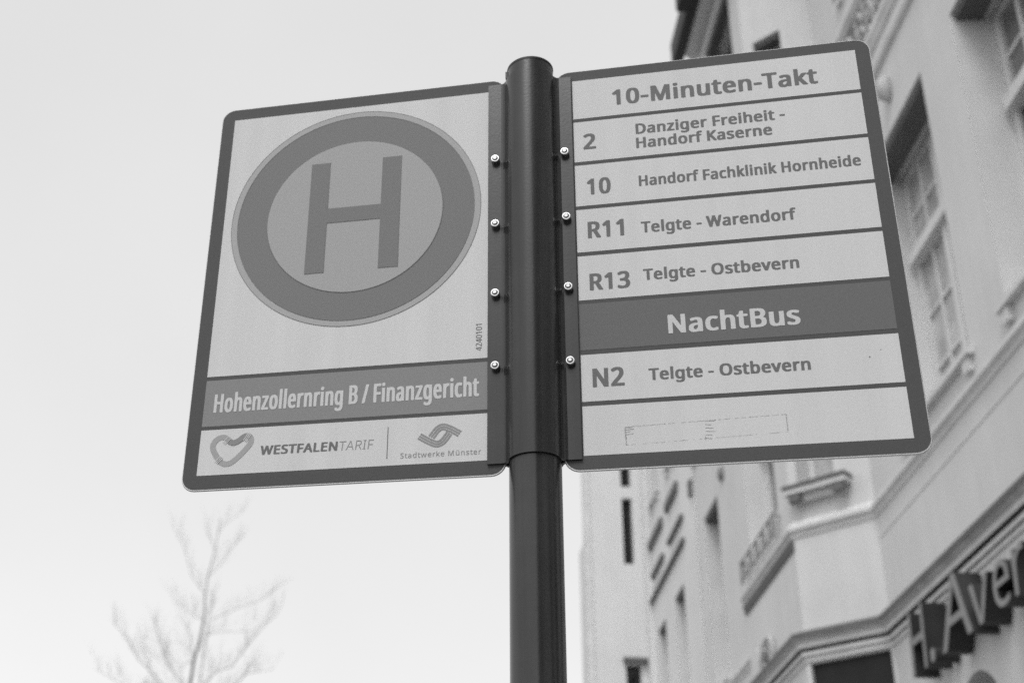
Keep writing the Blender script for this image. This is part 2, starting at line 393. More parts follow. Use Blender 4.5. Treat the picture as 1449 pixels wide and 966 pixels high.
  'T': (0.4873, '187,-12 158,-9 153,-7 151,0 150,493 148,496 143,497 15,497 -16,499 -22,501 -26,504 -28,509 -27,575 -25,579 -19,582 14,585 258,585 429,585 465,582 470,579 472,573 472,507 468,501 461,499 429,497 301,497 295,495 294,487 294,-4 290,-8 283,-10 251,-12'),
  'W': (0.7872, '162,-12 134,-10 128,-7 124,0 -20,540 -26,567 -26,575 -24,579 -16,583 15,585 78,585 111,583 117,581 120,578 124,568 198,276 200,268 203,265 206,268 209,278 292,562 298,579 306,583 339,585 403,585 433,583 439,581 444,577 449,560 539,264 542,261 545,265 557,312 610,525 625,578 629,581 636,583 667,585 728,585 762,582 769,579 771,575 771,564 764,540 622,4 617,-7 609,-10 578,-12 517,-12 484,-10 478,-8 475,-5 470,7 379,314 374,329 372,333 369,331 365,321 270,-5 265,-9 258,-11 228,-12'),
  'a': (0.4913, '152,-20 127,-18 113,-16 93,-12 71,-4 58,2 47,10 35,20 24,33 17,45 11,57 4,81 1,96 1,138 3,152 8,170 15,185 25,201 43,219 63,233 91,246 127,257 165,264 197,267 254,269 276,271 279,274 279,279 279,298 277,312 271,332 260,350 244,361 225,366 213,365 196,361 165,349 133,336 85,336 75,338 72,340 69,345 49,395 49,406 52,409 58,413 88,426 108,433 141,442 160,445 232,450 304,445 340,435 361,426 375,417 393,398 401,387 410,368 416,346 420,324 422,295 422,2 421,-4 419,-7 410,-11 379,-12 340,-12 307,-10 300,-7 296,-1 293,0 263,-11 238,-17 193,-20;188,63 194,63 210,67 236,81 254,96 268,118 274,135 277,152 279,168 279,193 277,195 272,195 241,194 205,187 180,177 172,171 161,161 152,145 147,123 147,110 151,95 157,84 165,75 174,69'),
  'b': (0.5346, '249,-20 224,-18 202,-15 185,-11 160,-2 157,-2 152,-7 146,-10 110,-12 74,-12 43,-10 35,-7 33,-2 33,613 36,618 43,620 74,622 133,622 163,620 171,618 174,615 175,610 175,526 175,445 177,439 180,438 216,447 236,448 269,450 302,448 324,447 344,443 369,435 391,425 402,419 418,406 437,387 454,363 463,346 471,326 477,301 482,271 484,254 486,207 484,174 479,138 474,117 466,92 456,71 440,46 422,26 408,15 391,4 364,-8 341,-15 318,-18 286,-20;253,65 260,64 266,66 288,76 304,90 315,104 324,123 332,148 337,171 340,206 340,227 335,270 331,288 321,315 310,334 296,348 282,357 263,364 251,364 230,357 211,345 199,330 189,312 183,292 178,268 175,234 175,199 178,167 185,137 192,115 201,98 216,82 232,72'),
  'c': (0.4263, '217,-20 192,-18 159,-13 134,-6 105,7 87,17 66,35 49,56 37,74 25,101 17,126 12,151 9,182 9,243 10,263 16,298 28,334 42,360 60,385 76,401 92,414 108,423 130,433 153,441 183,447 228,450 266,450 311,447 345,440 378,430 392,423 394,418 394,410 389,393 374,354 371,349 367,347 359,345 309,346 262,359 245,362 234,361 216,354 195,341 179,321 167,298 159,271 154,237 154,193 156,176 161,151 169,126 177,110 192,91 203,82 216,74 231,68 244,66 280,73 323,87 376,87 384,84 386,79 387,13 385,9 381,5 366,-2 344,-10 311,-17 264,-20'),
  'd': (0.5346, '201,-20 176,-18 151,-15 125,-7 101,4 82,17 65,32 51,48 39,67 29,85 20,112 15,132 10,163 9,185 9,245 12,279 15,298 21,318 29,343 38,360 48,376 59,390 76,408 92,420 116,432 139,441 161,446 208,450 267,448 292,445 312,439 316,440 318,446 318,571 318,612 320,617 326,620 361,622 420,622 451,620 458,618 461,613 461,-2 459,-7 453,-10 417,-12 375,-12 344,-11 337,-9 328,-3 303,-12 281,-17 237,-20;229,65 239,65 261,71 280,82 291,93 301,110 311,135 316,159 319,192 319,224 316,260 309,292 301,315 289,335 277,348 259,359 244,364 231,365 212,357 196,346 184,332 171,309 164,290 157,260 154,234 154,192 156,174 163,140 169,123 180,101 194,84 210,73'),
  'e': (0.4937, '226,-20 200,-18 162,-12 128,-1 105,11 81,27 57,51 45,67 32,88 19,123 12,154 9,182 9,242 12,271 18,302 29,334 39,354 60,384 81,405 100,419 122,431 151,442 175,447 219,450 250,450 281,448 305,445 333,437 361,424 378,412 395,397 413,374 428,348 438,323 446,282 448,260 448,202 447,197 444,193 436,191 405,189 162,189 158,189 155,187 156,174 163,145 168,131 179,110 185,102 201,87 214,79 233,70 259,64 284,68 314,75 366,92 417,92 425,90 428,85 429,20 427,13 422,9 381,-6 339,-15 280,-20;161,271 291,270 298,272 300,276 299,287 292,310 285,326 275,342 270,347 258,356 239,365 233,366 225,364 208,356 197,348 188,340 172,317 164,296 160,284 159,274'),
  'f': (0.3173, '88,-12 60,-10 54,-7 52,-2 51,359 49,362 46,363 -12,365 -20,367 -22,370 -24,375 -24,407 -22,414 -20,417 -15,420 44,438 50,442 51,446 51,479 53,500 58,525 62,539 70,557 83,578 98,593 113,604 135,614 157,620 177,624 207,625 247,625 279,624 302,620 335,611 341,609 344,606 345,590 329,543 326,537 321,534 315,533 266,533 237,540 229,540 218,533 209,523 204,512 197,492 194,460 194,448 196,444 201,443 258,442 290,441 299,437 301,431 301,378 301,371 299,368 291,365 258,363 201,363 196,362 194,359 193,-4 189,-8 182,-10 151,-12'),
  'g': (0.5346, '197,-204 153,-201 111,-195 75,-186 45,-174 42,-171 41,-166 41,-101 42,-94 47,-91 53,-89 103,-89 111,-91 147,-106 191,-117 228,-122 251,-117 270,-108 283,-99 292,-90 301,-79 309,-63 314,-48 318,-32 319,-12 317,-9 314,-9 281,-17 236,-20 176,-19 147,-14 117,-4 97,7 78,20 60,38 51,49 32,81 24,102 17,126 12,149 9,185 9,243 15,293 25,327 32,346 43,366 62,391 80,409 94,420 122,435 145,443 162,447 208,450 266,448 300,442 328,432 344,440 376,442 419,442 450,441 458,438 461,434 462,-15 460,-43 457,-65 450,-91 445,-104 431,-130 422,-143 413,-152 391,-171 364,-185 336,-195 300,-201 256,-205;235,63 255,67 269,74 283,83 292,93 303,110 312,132 316,151 319,177 319,237 318,256 311,288 303,313 292,331 280,345 259,357 239,364 225,362 206,353 194,343 180,326 172,312 164,290 157,262 154,234 154,191 156,174 161,148 172,117 183,98 197,82 216,70'),
  'h': (0.537, '69,-12 40,-9 35,-7 33,0 33,607 33,614 36,618 44,620 88,622 133,622 163,620 171,618 174,614 175,609 175,445 177,437 180,436 204,443 226,447 272,449 299,449 329,447 352,443 369,439 394,430 408,421 426,408 438,394 446,381 454,364 462,339 465,318 467,295 467,1 466,-4 463,-8 455,-10 426,-12 368,-12 335,-10 329,-8 326,-5 325,3 325,282 323,298 319,314 315,326 304,343 296,352 286,358 272,363 261,365 241,361 229,355 217,348 206,337 193,317 186,300 180,278 175,234 175,3 174,-5 169,-9 161,-11 132,-12'),
  'i': (0.2483, '68,-12 39,-9 34,-7 32,0 32,432 36,438 43,441 75,442 139,442 168,440 173,437 175,431 175,-2 171,-8 164,-10 132,-12;93,490 68,491 61,493 46,499 36,509 30,518 27,529 27,564 31,575 35,582 43,591 53,597 70,602 101,603 114,602 137,602 150,599 161,593 173,581 178,573 181,556 182,540 180,526 176,517 172,510 161,500 151,494 140,491 109,489'),
  'k': (0.4696, '69,-12 40,-9 35,-7 33,0 33,607 33,614 35,617 40,619 46,621 76,622 130,622 163,620 169,618 172,615 173,607 173,325 174,318 176,317 179,318 184,323 272,417 290,435 296,439 302,441 332,442 402,442 435,441 443,437 444,434 445,428 442,420 281,251 278,245 280,240 453,12 456,3 455,-4 454,-7 446,-10 413,-12 341,-12 311,-10 304,-8 296,0 185,148 182,152 179,153 175,151 173,146 173,3 172,-5 168,-9 160,-11 130,-12'),
  'l': (0.2483, '69,-12 40,-9 35,-7 33,0 33,612 36,618 44,620 76,622 138,622 168,619 172,617 175,610 175,-2 171,-8 163,-10 132,-12'),
  'n': (0.537, '69,-12 40,-9 35,-7 33,0 33,429 34,435 40,440 76,442 118,442 147,441 155,439 163,433 166,432 204,444 233,449 268,450 318,449 346,445 371,439 396,430 416,417 435,398 447,380 456,359 463,329 467,296 467,121 467,1 465,-7 460,-9 454,-11 424,-12 371,-12 336,-10 327,-7 325,-4 325,3 325,282 321,307 318,318 310,335 304,344 292,354 280,361 265,365 255,364 241,361 219,350 210,342 202,332 195,321 188,304 178,268 175,234 175,3 174,-5 169,-9 161,-11 132,-12'),
  'o': (0.5266, '220,-20 195,-18 172,-15 150,-10 128,-2 108,9 87,23 72,36 56,54 43,73 33,90 20,123 15,143 9,187 9,248 12,276 16,298 23,320 32,343 42,360 54,377 69,394 84,408 105,421 120,429 145,439 162,443 197,448 226,450 266,449 291,448 322,444 362,430 380,421 400,407 417,392 431,376 452,343 463,318 470,293 477,248 477,182 472,146 468,127 453,88 443,70 427,48 398,21 370,3 356,-3 328,-12 289,-18 258,-20;238,65 245,65 253,66 275,76 291,88 299,96 308,108 317,127 327,159 332,188 333,215 332,240 327,273 319,296 312,313 299,334 289,344 273,354 261,360 250,364 241,365 222,360 203,350 189,337 178,321 168,301 159,271 154,237 154,195 156,179 164,142 173,118 186,98 198,85 217,72'),
  'r': (0.3726, '69,-12 40,-9 35,-7 33,0 33,428 34,435 38,439 44,441 76,442 121,442 155,440 160,437 163,430 166,428 197,442 227,448 261,450 305,449 341,445 349,443 353,439 354,420 345,362 341,358 333,357 286,357 266,360 244,351 219,334 203,317 191,296 182,273 177,253 175,235 175,3 174,-5 169,-9 161,-11 132,-12'),
  's': (0.4255, '144,-20 119,-18 78,-13 34,-1 9,10 6,13 5,18 5,82 6,88 11,92 17,94 70,94 104,80 137,69 176,61 190,63 204,66 216,71 225,77 233,85 239,95 242,106 243,117 241,124 236,134 231,140 222,148 211,155 179,171 85,210 61,224 42,238 22,259 15,270 9,285 5,306 5,340 7,352 14,373 19,384 26,393 45,412 70,428 104,440 136,447 183,450 231,449 270,447 301,442 345,429 372,418 375,412 375,402 351,348 347,344 340,342 314,341 287,342 231,361 203,367 194,367 172,361 162,356 154,349 149,342 145,331 145,324 148,315 152,307 161,299 178,287 228,265 272,248 303,234 329,220 353,201 364,188 372,177 380,157 383,137 383,98 382,85 374,60 359,38 339,18 325,9 308,0 276,-11 244,-17 198,-20'),
  't': (0.3309, '181,-20 156,-18 142,-16 120,-11 101,-4 90,2 79,10 65,24 53,43 43,68 38,101 38,359 36,361 33,362 -16,365 -22,370 -23,379 -23,410 -20,417 -6,425 36,444 40,448 65,531 71,537 78,539 111,541 139,541 169,539 175,537 178,535 180,531 180,485 180,448 183,443 262,442 295,440 303,437 305,434 305,427 305,374 304,370 301,367 294,364 264,363 187,363 183,361 181,359 180,124 184,102 188,92 193,82 202,73 214,66 220,64 242,69 269,70 297,69 306,65 308,62 308,54 308,2 306,-2 303,-5 278,-13 247,-18 214,-20'),
  'u': (0.537, '196,-20 171,-18 144,-15 116,-7 96,1 80,12 64,26 47,49 39,68 31,95 28,124 28,427 28,434 30,437 39,441 83,442 127,442 158,441 168,437 169,434 170,427 170,163 172,137 178,110 187,92 199,78 210,71 227,65 238,65 257,69 272,77 283,86 297,102 307,121 315,148 320,179 321,207 321,427 323,435 326,438 332,440 364,442 422,442 452,441 459,438 463,434 464,427 464,2 463,-4 461,-7 457,-10 450,-11 421,-12 375,-12 344,-10 338,-8 330,-3 297,-13 268,-18 235,-20'),
  'v': (0.4488, '164,-12 135,-10 129,-7 125,-2 -33,417 -35,425 -35,434 -32,438 -25,441 7,442 70,442 101,441 109,437 113,432 119,415 200,191 203,187 206,188 216,214 294,431 298,437 306,441 337,442 400,442 431,441 437,439 441,435 442,421 280,-4 276,-8 268,-10 237,-12'),
  'z': (0.4183, '32,-12 6,-10 0,-8 -3,-5 -4,4 -4,48 -3,54 203,348 209,359 208,362 203,363 53,363 21,365 15,366 11,370 10,375 10,431 12,437 20,441 53,442 331,442 353,441 368,440 373,437 375,434 375,376 374,368 165,71 167,68 171,68 339,67 375,65 379,62 382,56 382,0 379,-7 371,-10 339,-12'),
 },
 'plain': {
  ' ': (0.2099, ''),
  '.': (0.2195, '96,-12 89,-10 74,-2 61,12 55,30 56,57 58,68 62,77 67,84 74,89 85,95 96,98 117,98 135,92 146,84 152,77 156,68 159,57 159,27 153,10 140,-2 118,-12'),
  '0': (0.4633, '208,-9 181,-4 158,4 142,12 123,24 106,39 91,57 78,77 68,98 58,123 49,157 40,212 36,254 36,323 38,349 46,409 58,457 67,481 77,499 87,515 99,531 114,545 133,559 148,567 164,573 187,579 214,583 242,583 250,582 269,579 294,572 312,564 333,551 346,540 364,520 373,507 388,482 397,459 406,431 413,402 417,373 422,317 422,254 421,227 414,174 409,149 402,123 392,96 383,77 363,48 340,26 322,13 301,3 283,-3 261,-7 244,-9;219,54 233,53 248,55 259,57 275,63 293,76 309,96 323,124 333,156 341,202 344,243 344,331 343,354 337,395 332,423 325,445 311,474 294,497 281,506 270,512 254,517 239,519 211,519 187,512 176,506 165,498 148,477 139,460 131,440 126,423 118,381 113,321 113,252 116,209 123,163 134,124 142,107 149,95 158,83 167,74 179,65 190,60 201,57'),
  '1': (0.4633, '218,-1 213,3 212,9 212,434 215,484 213,487 208,486 119,411 112,406 107,405 102,409 80,437 71,449 71,453 75,457 129,499 224,572 232,574 279,574 285,572 287,568 287,6 285,1 280,-1'),
  '2': (0.4633, '41,-1 38,1 36,6 36,54 38,60 218,243 271,303 293,334 307,362 315,387 318,417 318,434 315,454 312,465 305,478 298,489 291,495 274,507 261,513 243,517 227,519 208,519 174,514 151,506 132,497 88,468 83,466 76,470 55,496 45,510 45,515 74,537 107,556 151,573 183,580 199,582 229,582 258,580 297,570 325,557 348,542 370,518 382,498 391,473 396,445 396,412 391,381 383,356 373,332 357,305 326,265 296,232 154,90 137,75 134,68 136,66 141,66 415,65 418,64 420,59 419,3 416,0 410,-1'),
  '4': (0.4633, '293,-1 289,1 288,6 287,121 287,125 284,128 24,128 16,130 14,135 14,185 16,193 235,507 276,565 285,575 293,577 354,577 359,576 362,573 363,198 365,195 369,194 438,194 443,192 445,187 445,137 443,130 435,128 369,128 366,128 363,125 362,7 361,1 352,-1;95,195 279,194 284,195 286,196 287,203 287,398 291,457 290,476 288,481 283,476 263,442 94,201 93,198'),
  'A': (0.517, '3,-1 -1,3 1,10 209,545 219,571 222,575 229,577 282,577 289,576 292,573 401,293 511,9 513,3 510,0 504,-1 443,-1 437,0 434,2 368,168 364,174 153,175 145,174 142,170 76,2 68,-1;173,243 332,243 339,243 340,245 340,250 335,265 278,419 259,477 257,481 254,481 235,418 171,250 171,245'),
  'H': (0.5988, '80,-1 76,3 75,9 75,562 75,568 77,571 84,574 143,574 149,573 152,570 153,339 155,333 160,332 430,332 438,333 440,335 441,340 441,570 445,573 449,574 513,573 517,571 518,568 519,554 519,10 518,4 517,1 510,-1 449,-1 443,1 441,4 441,257 440,262 438,265 430,266 163,266 155,265 153,259 153,4 151,1 145,-1'),
  'M': (0.7319, '80,-1 76,3 75,9 75,562 76,570 79,573 82,574 179,574 185,572 188,569 358,120 360,115 363,113 370,126 540,569 545,573 551,574 643,574 651,572 653,568 653,564 653,73 653,7 651,1 643,-1 584,-1 577,1 575,4 575,395 579,473 579,477 577,479 574,476 562,443 396,9 391,1 382,-1 334,-1 329,0 326,4 156,457 149,473 146,477 145,475 144,470 147,418 147,6 145,1 140,-1'),
  'S': (0.4449, '162,-9 131,-6 92,1 64,8 41,18 39,21 38,27 38,81 40,87 45,88 83,75 120,65 161,58 178,56 220,56 237,58 261,63 279,70 294,78 307,90 316,102 322,117 327,135 327,156 325,171 317,190 308,204 294,217 284,224 251,241 172,273 136,290 108,307 83,327 70,345 61,359 51,387 46,410 44,432 48,465 57,495 70,515 88,535 115,554 147,569 181,578 206,581 261,581 294,578 331,570 370,558 388,549 390,546 390,542 370,490 367,487 362,487 326,500 298,508 265,514 247,516 214,515 190,512 172,506 156,498 146,490 137,479 130,465 126,452 124,438 124,424 128,404 135,388 145,374 167,356 201,338 276,308 320,287 348,270 374,246 383,235 391,221 402,193 405,170 405,137 403,123 400,107 394,90 380,65 365,48 354,37 330,21 298,6 281,1 259,-4 222,-9'),
  'a': (0.4545, '152,-9 118,-1 88,12 66,28 49,51 39,76 34,106 34,131 36,145 40,162 47,177 60,197 81,217 93,224 113,234 135,242 171,251 207,256 265,259 300,260 308,261 311,263 312,267 312,306 305,335 300,346 293,356 287,362 275,369 254,376 240,378 213,378 186,375 149,364 110,348 105,347 101,352 83,396 85,402 96,408 122,419 150,428 177,434 202,437 230,439 260,437 275,435 302,429 318,423 336,413 346,406 361,390 369,378 378,360 383,340 387,320 389,287 389,13 388,4 387,1 382,-1 366,-1 340,-1 332,1 329,7 319,49 316,54 313,52 290,29 279,19 268,12 247,2 227,-4 208,-8 191,-9;179,51 194,50 213,52 235,57 250,63 265,70 278,81 292,96 300,110 308,134 312,160 312,201 311,206 308,207 304,208 249,206 200,201 177,196 158,190 146,184 135,174 126,163 120,152 114,134 114,107 116,93 123,79 134,67 146,59 160,54'),
  'd': (0.4978, '201,-9 180,-6 159,0 131,13 119,21 100,36 85,52 76,65 64,88 54,115 48,137 45,156 41,190 41,237 43,259 48,290 53,310 62,337 70,353 79,368 94,387 106,398 130,415 151,426 176,434 206,439 234,439 270,434 291,427 314,415 333,401 350,385 353,384 355,388 351,437 351,520 351,602 353,609 359,611 420,611 426,609 428,606 428,4 426,1 420,-1 373,-1 367,0 364,7 356,46 353,49 330,27 320,20 300,8 280,-1 261,-6 239,-9;223,52 241,52 273,57 294,63 311,74 325,88 338,113 345,135 351,165 352,185 352,217 351,252 344,290 333,323 326,335 316,350 301,361 278,372 250,377 228,378 211,376 197,373 180,365 162,352 147,331 134,304 126,274 121,242 121,185 124,159 131,131 145,99 158,81 167,72 178,65 201,55'),
  'e': (0.4569, '226,-9 198,-4 173,2 158,8 128,24 110,37 89,58 78,73 63,99 51,131 45,160 41,188 41,235 45,265 51,296 62,327 72,348 93,377 110,395 124,406 145,418 167,428 194,436 219,439 253,439 276,435 300,429 331,414 350,401 363,390 384,362 395,343 406,312 413,277 415,256 415,207 414,204 411,201 403,200 130,200 125,200 122,198 121,182 126,152 131,135 142,112 151,98 169,80 181,71 192,65 206,60 230,55 267,53 291,55 320,60 344,66 387,81 392,82 395,79 396,26 395,21 391,18 353,4 311,-6 280,-9;126,260 332,260 335,265 333,281 328,307 319,331 305,351 291,364 280,370 267,374 248,378 219,378 195,373 184,368 169,359 157,348 148,337 139,323 130,301 126,285 123,267 123,263'),
  'k': (0.4328, '71,-1 66,3 65,9 65,600 66,606 67,609 74,611 132,611 138,609 140,606 140,260 139,243 139,235 141,233 146,236 197,296 322,428 332,432 399,432 405,431 408,430 409,428 407,425 247,256 241,248 240,245 244,239 416,10 420,4 420,1 413,-1 343,-1 336,0 332,2 191,190 188,194 185,194 180,192 156,171 144,160 141,156 139,3 136,0 132,-1'),
  'n': (0.5002, '71,-1 66,3 65,10 65,421 66,428 70,431 118,432 126,430 129,425 136,384 140,379 143,380 164,403 194,422 219,431 238,436 261,439 290,439 307,438 338,431 366,420 388,406 403,392 415,373 424,353 431,323 434,290 434,120 433,3 430,0 424,-1 366,-1 359,1 358,9 357,290 354,314 348,332 340,347 326,361 315,368 299,373 277,377 252,377 233,375 210,369 188,358 178,350 169,338 163,328 155,310 146,275 142,240 141,3 138,0 133,-1'),
  'r': (0.3358, '71,-1 66,3 65,9 66,428 69,431 74,431 121,431 127,430 129,426 131,417 134,375 136,364 138,362 141,364 163,391 175,403 190,414 202,422 226,433 252,438 286,439 313,436 320,432 321,425 313,370 311,368 307,367 276,372 257,372 227,366 213,360 197,350 179,333 167,318 156,300 150,284 145,265 142,243 142,4 140,1 133,-1'),
  's': (0.3887, '144,-9 117,-6 92,-1 62,9 40,19 38,23 38,29 38,76 40,82 45,83 72,72 104,61 137,54 167,50 184,50 220,54 236,58 248,63 256,69 267,80 273,93 277,109 277,117 274,127 270,138 263,148 242,164 212,179 119,218 92,232 73,245 56,263 48,275 43,288 38,312 38,334 40,346 46,367 52,377 59,387 75,403 100,418 133,431 164,437 184,439 228,439 264,434 290,428 315,420 339,410 340,407 340,402 319,355 315,353 312,353 272,367 231,376 214,378 184,378 164,376 139,368 131,364 121,356 116,348 112,335 112,321 115,310 120,301 130,290 148,278 195,257 267,228 297,212 311,202 320,194 332,182 338,173 347,152 351,132 351,104 349,92 341,67 326,44 309,27 295,18 276,8 248,-1 217,-7 197,-9'),
  't': (0.2941, '181,-9 148,-2 120,11 110,18 98,30 92,38 83,54 75,81 71,107 71,370 69,372 65,373 15,374 12,376 10,381 10,404 12,409 67,435 72,439 98,523 100,527 103,529 139,530 144,529 147,526 148,440 149,434 153,432 264,431 270,429 272,424 272,381 272,377 269,375 262,374 155,373 150,372 148,370 148,118 150,102 154,87 159,77 168,67 180,59 192,54 203,52 230,52 269,59 274,57 276,52 276,10 275,7 272,4 256,-2 231,-7 215,-9'),
  'v': (0.412, '165,-1 159,3 156,10 4,410 -1,428 1,430 6,431 67,432 75,431 79,427 177,157 201,81 203,79 206,81 214,106 239,182 329,428 334,431 351,432 401,431 406,431 408,428 400,401 249,6 246,1 240,-1'),
  'w': (0.6349, '129,0 124,3 121,11 16,393 7,425 7,428 11,432 77,432 82,431 85,428 148,188 171,93 172,93 175,99 194,175 271,419 274,428 282,432 349,432 354,431 357,428 429,197 457,98 458,96 460,97 461,101 468,130 541,411 546,427 551,432 616,432 621,431 623,427 512,24 504,2 497,0 426,0 419,1 416,3 343,243 318,335 315,339 311,335 298,278 289,249 210,3 207,1 202,0'),
  'ü': (0.5002, '196,-9 174,-6 150,0 130,8 114,17 97,32 85,48 76,63 68,85 62,112 61,131 61,421 61,426 63,429 71,431 129,431 135,429 137,426 137,157 139,131 144,109 147,99 156,82 170,68 180,62 199,55 227,52 257,54 283,59 302,68 317,81 330,96 340,115 347,142 353,173 354,202 354,421 355,426 357,429 364,431 422,431 429,429 431,426 430,3 427,0 422,-1 375,-1 369,0 366,6 358,45 355,48 334,27 324,20 307,10 288,2 268,-4 238,-9;164,505 147,513 139,521 135,529 133,538 133,556 138,570 149,580 163,586 172,587 180,586 188,584 197,580 208,570 213,556 213,535 211,527 207,521 194,510 180,505;314,505 297,513 289,523 284,537 285,560 291,573 302,582 311,585 321,587 332,586 347,580 358,570 363,556 363,535 361,527 357,521 344,510 330,505'),
 },
 'thin': {
  'A': (0.5009, '20,9 17,12 21,26 221,540 232,566 239,567 275,567 279,566 282,564 389,288 493,18 495,12 493,9 451,8 445,10 381,173 378,180 375,182 362,185 151,185 135,183 130,178 65,10 59,8;166,234 339,233 351,235 354,238 355,245 353,253 284,443 265,502 262,504 256,505 250,505 245,501 222,423 158,251 157,238 160,235'),
  'F': (0.4047, '91,9 88,12 87,18 87,554 89,562 91,564 96,564 384,564 388,562 389,559 389,521 386,518 380,518 207,518 154,517 145,515 141,512 141,310 142,303 146,300 157,299 370,298 372,296 373,293 373,254 371,251 366,250 157,250 143,247 141,240 140,12 138,9 134,8'),
  'I': (0.2603, '46,9 43,10 42,15 42,31 44,36 102,49 107,52 109,56 109,510 108,518 103,522 44,537 42,542 42,560 45,564 50,564 225,564 228,562 229,557 229,542 227,537 168,522 164,520 162,515 162,60 163,54 168,50 227,36 229,31 229,12 226,9 221,8'),
  'R': (0.4873, '91,9 88,12 87,18 87,554 89,562 91,564 96,564 263,564 307,559 341,550 363,540 385,526 401,510 411,498 420,482 426,467 431,450 434,418 434,395 431,373 426,357 420,342 401,314 387,300 374,290 348,274 323,262 321,257 321,251 463,18 466,12 465,9 416,8 412,9 409,11 282,226 273,240 259,244 160,244 145,242 142,240 141,235 140,12 138,9 134,8;150,290 245,289 279,293 302,298 323,305 338,314 352,325 367,345 374,364 378,382 380,414 376,440 371,459 361,476 345,492 332,500 309,509 282,514 257,517 155,517 146,516 142,514 141,506 141,300 143,292'),
  'T': (0.4344, '200,9 197,11 196,17 195,512 192,515 181,517 22,518 19,520 18,523 18,559 20,563 25,564 245,564 423,564 426,562 427,559 427,523 425,519 420,518 264,517 253,515 250,512 249,14 248,10 243,8'),
 },
 'heavy': {
  ' ': (0.2258, ''),
  '/': (0.3558, '9,-12 -27,-11 -35,-9 -39,-7 -41,-4 -41,7 171,575 175,580 184,583 215,583 228,585 289,584 325,583 333,581 337,579 339,576 340,570 338,564 128,-2 123,-8 114,-10 83,-11 70,-12'),
  'B': (0.5787, '79,-12 38,-10 31,-7 28,0 28,568 29,575 30,578 35,581 41,583 73,583 87,585 273,585 285,583 316,583 351,580 395,572 418,564 441,555 468,538 480,526 487,517 495,503 500,490 506,470 507,457 509,425 507,404 503,384 499,371 491,356 474,333 457,319 433,306 431,303 434,300 470,283 487,271 501,256 509,245 518,226 523,210 528,178 528,148 525,121 520,104 514,87 503,67 495,56 476,36 466,29 432,10 396,-2 362,-9 301,-12;203,75 260,74 287,79 299,83 312,89 331,107 340,121 346,139 350,154 351,168 348,190 343,206 334,221 324,231 312,240 301,246 276,253 251,257 207,257 201,254 200,248 200,82 200,78;203,342 248,341 273,345 288,349 299,354 310,362 315,366 323,378 328,389 332,406 334,423 332,439 328,454 321,465 310,477 302,483 290,489 265,495 238,499 207,499 201,496 200,490 200,350 200,345'),
  'F': (0.4737, '79,-12 38,-10 31,-7 28,0 28,568 30,578 34,581 40,583 73,583 85,585 390,585 438,582 445,579 448,573 448,510 445,503 440,500 434,499 354,497 209,497 204,497 201,495 200,487 200,323 202,320 207,319 376,319 388,318 420,317 426,316 431,312 433,306 433,245 431,237 427,234 421,232 388,232 377,230 209,230 202,229 200,226 200,221 199,-4 195,-8 187,-10 155,-11 143,-12'),
  'H': (0.6517, '79,-12 38,-10 31,-7 28,0 28,568 29,575 30,578 35,581 43,583 73,583 85,585 141,585 155,583 187,583 195,581 198,578 200,568 200,351 200,346 202,344 209,343 385,343 391,344 394,350 394,568 395,578 399,581 405,583 438,583 449,585 509,585 538,583 552,583 560,581 564,578 566,571 566,4 565,-2 563,-6 559,-9 551,-11 521,-11 509,-12 452,-12 438,-11 407,-10 399,-8 395,-5 394,4 394,246 393,251 391,254 385,255 209,255 202,254 200,248 199,-4 195,-8 187,-10 155,-11 143,-12'),
  'a': (0.5074, '152,-20 115,-18 79,-11 58,-4 44,3 33,10 20,21 8,37 -1,54 -11,85 -13,99 -13,135 -11,151 -7,167 -1,179 6,193 14,204 27,217 47,232 79,246 115,257 152,264 186,267 255,269 263,271 265,274 265,279 265,299 263,313 258,332 248,348 233,359 222,364 213,362 191,355 146,336 72,336 61,338 55,345 34,396 34,402 37,407 50,415 77,427 110,437 136,443 161,447 233,450 246,449 277,448 316,445 343,439 360,432 377,424 390,415 406,399 414,387 424,367 430,345 434,323 436,293 436,4 434,-5 429,-9 421,-11 341,-12 329,-11 297,-11 286,-8 261,-15 235,-18 204,-19 191,-20;189,68 194,67 199,68 224,82 242,98 254,117 260,134 263,151 265,167 265,190 263,193 261,194 240,192 216,187 194,178 179,165 171,155 166,146 161,126 161,110 163,98 171,83 180,74'),
  'c': (0.4424, '217,-20 180,-18 156,-15 126,-8 101,2 75,17 54,34 40,49 25,71 11,102 3,127 -2,152 -6,184 -6,242 -4,262 4,304 14,334 25,354 40,377 55,394 70,407 91,421 115,432 139,440 159,445 186,448 217,449 230,450 266,450 323,447 358,440 391,430 403,424 406,422 408,418 408,408 388,354 381,348 370,345 297,346 251,359 241,359 228,354 208,340 192,321 182,301 176,284 170,254 168,237 168,190 172,163 182,127 190,112 204,93 223,77 236,71 245,68 267,73 303,86 312,88 387,87 397,84 400,77 400,13 398,8 394,4 356,-10 323,-17 264,-20'),
  'e': (0.5098, '226,-20 189,-18 156,-13 128,-6 94,10 66,28 46,48 33,65 21,84 11,107 6,121 -2,156 -6,184 -6,238 -2,270 4,301 15,332 27,356 48,385 66,403 84,417 109,431 136,441 153,445 176,448 208,449 222,450 295,448 330,442 355,433 380,420 407,399 424,379 437,357 451,323 460,282 462,259 462,204 461,198 458,194 448,191 417,191 405,189 175,189 170,188 169,184 173,157 177,142 185,123 194,109 217,85 230,77 247,70 261,66 281,69 303,75 353,92 428,92 439,89 442,85 443,81 443,23 441,15 436,10 412,1 381,-9 351,-15 322,-18 291,-19 280,-20;175,271 276,270 284,272 286,277 281,304 274,323 263,338 255,348 244,357 236,361 228,360 214,351 199,337 185,315 177,296 173,281 173,274'),
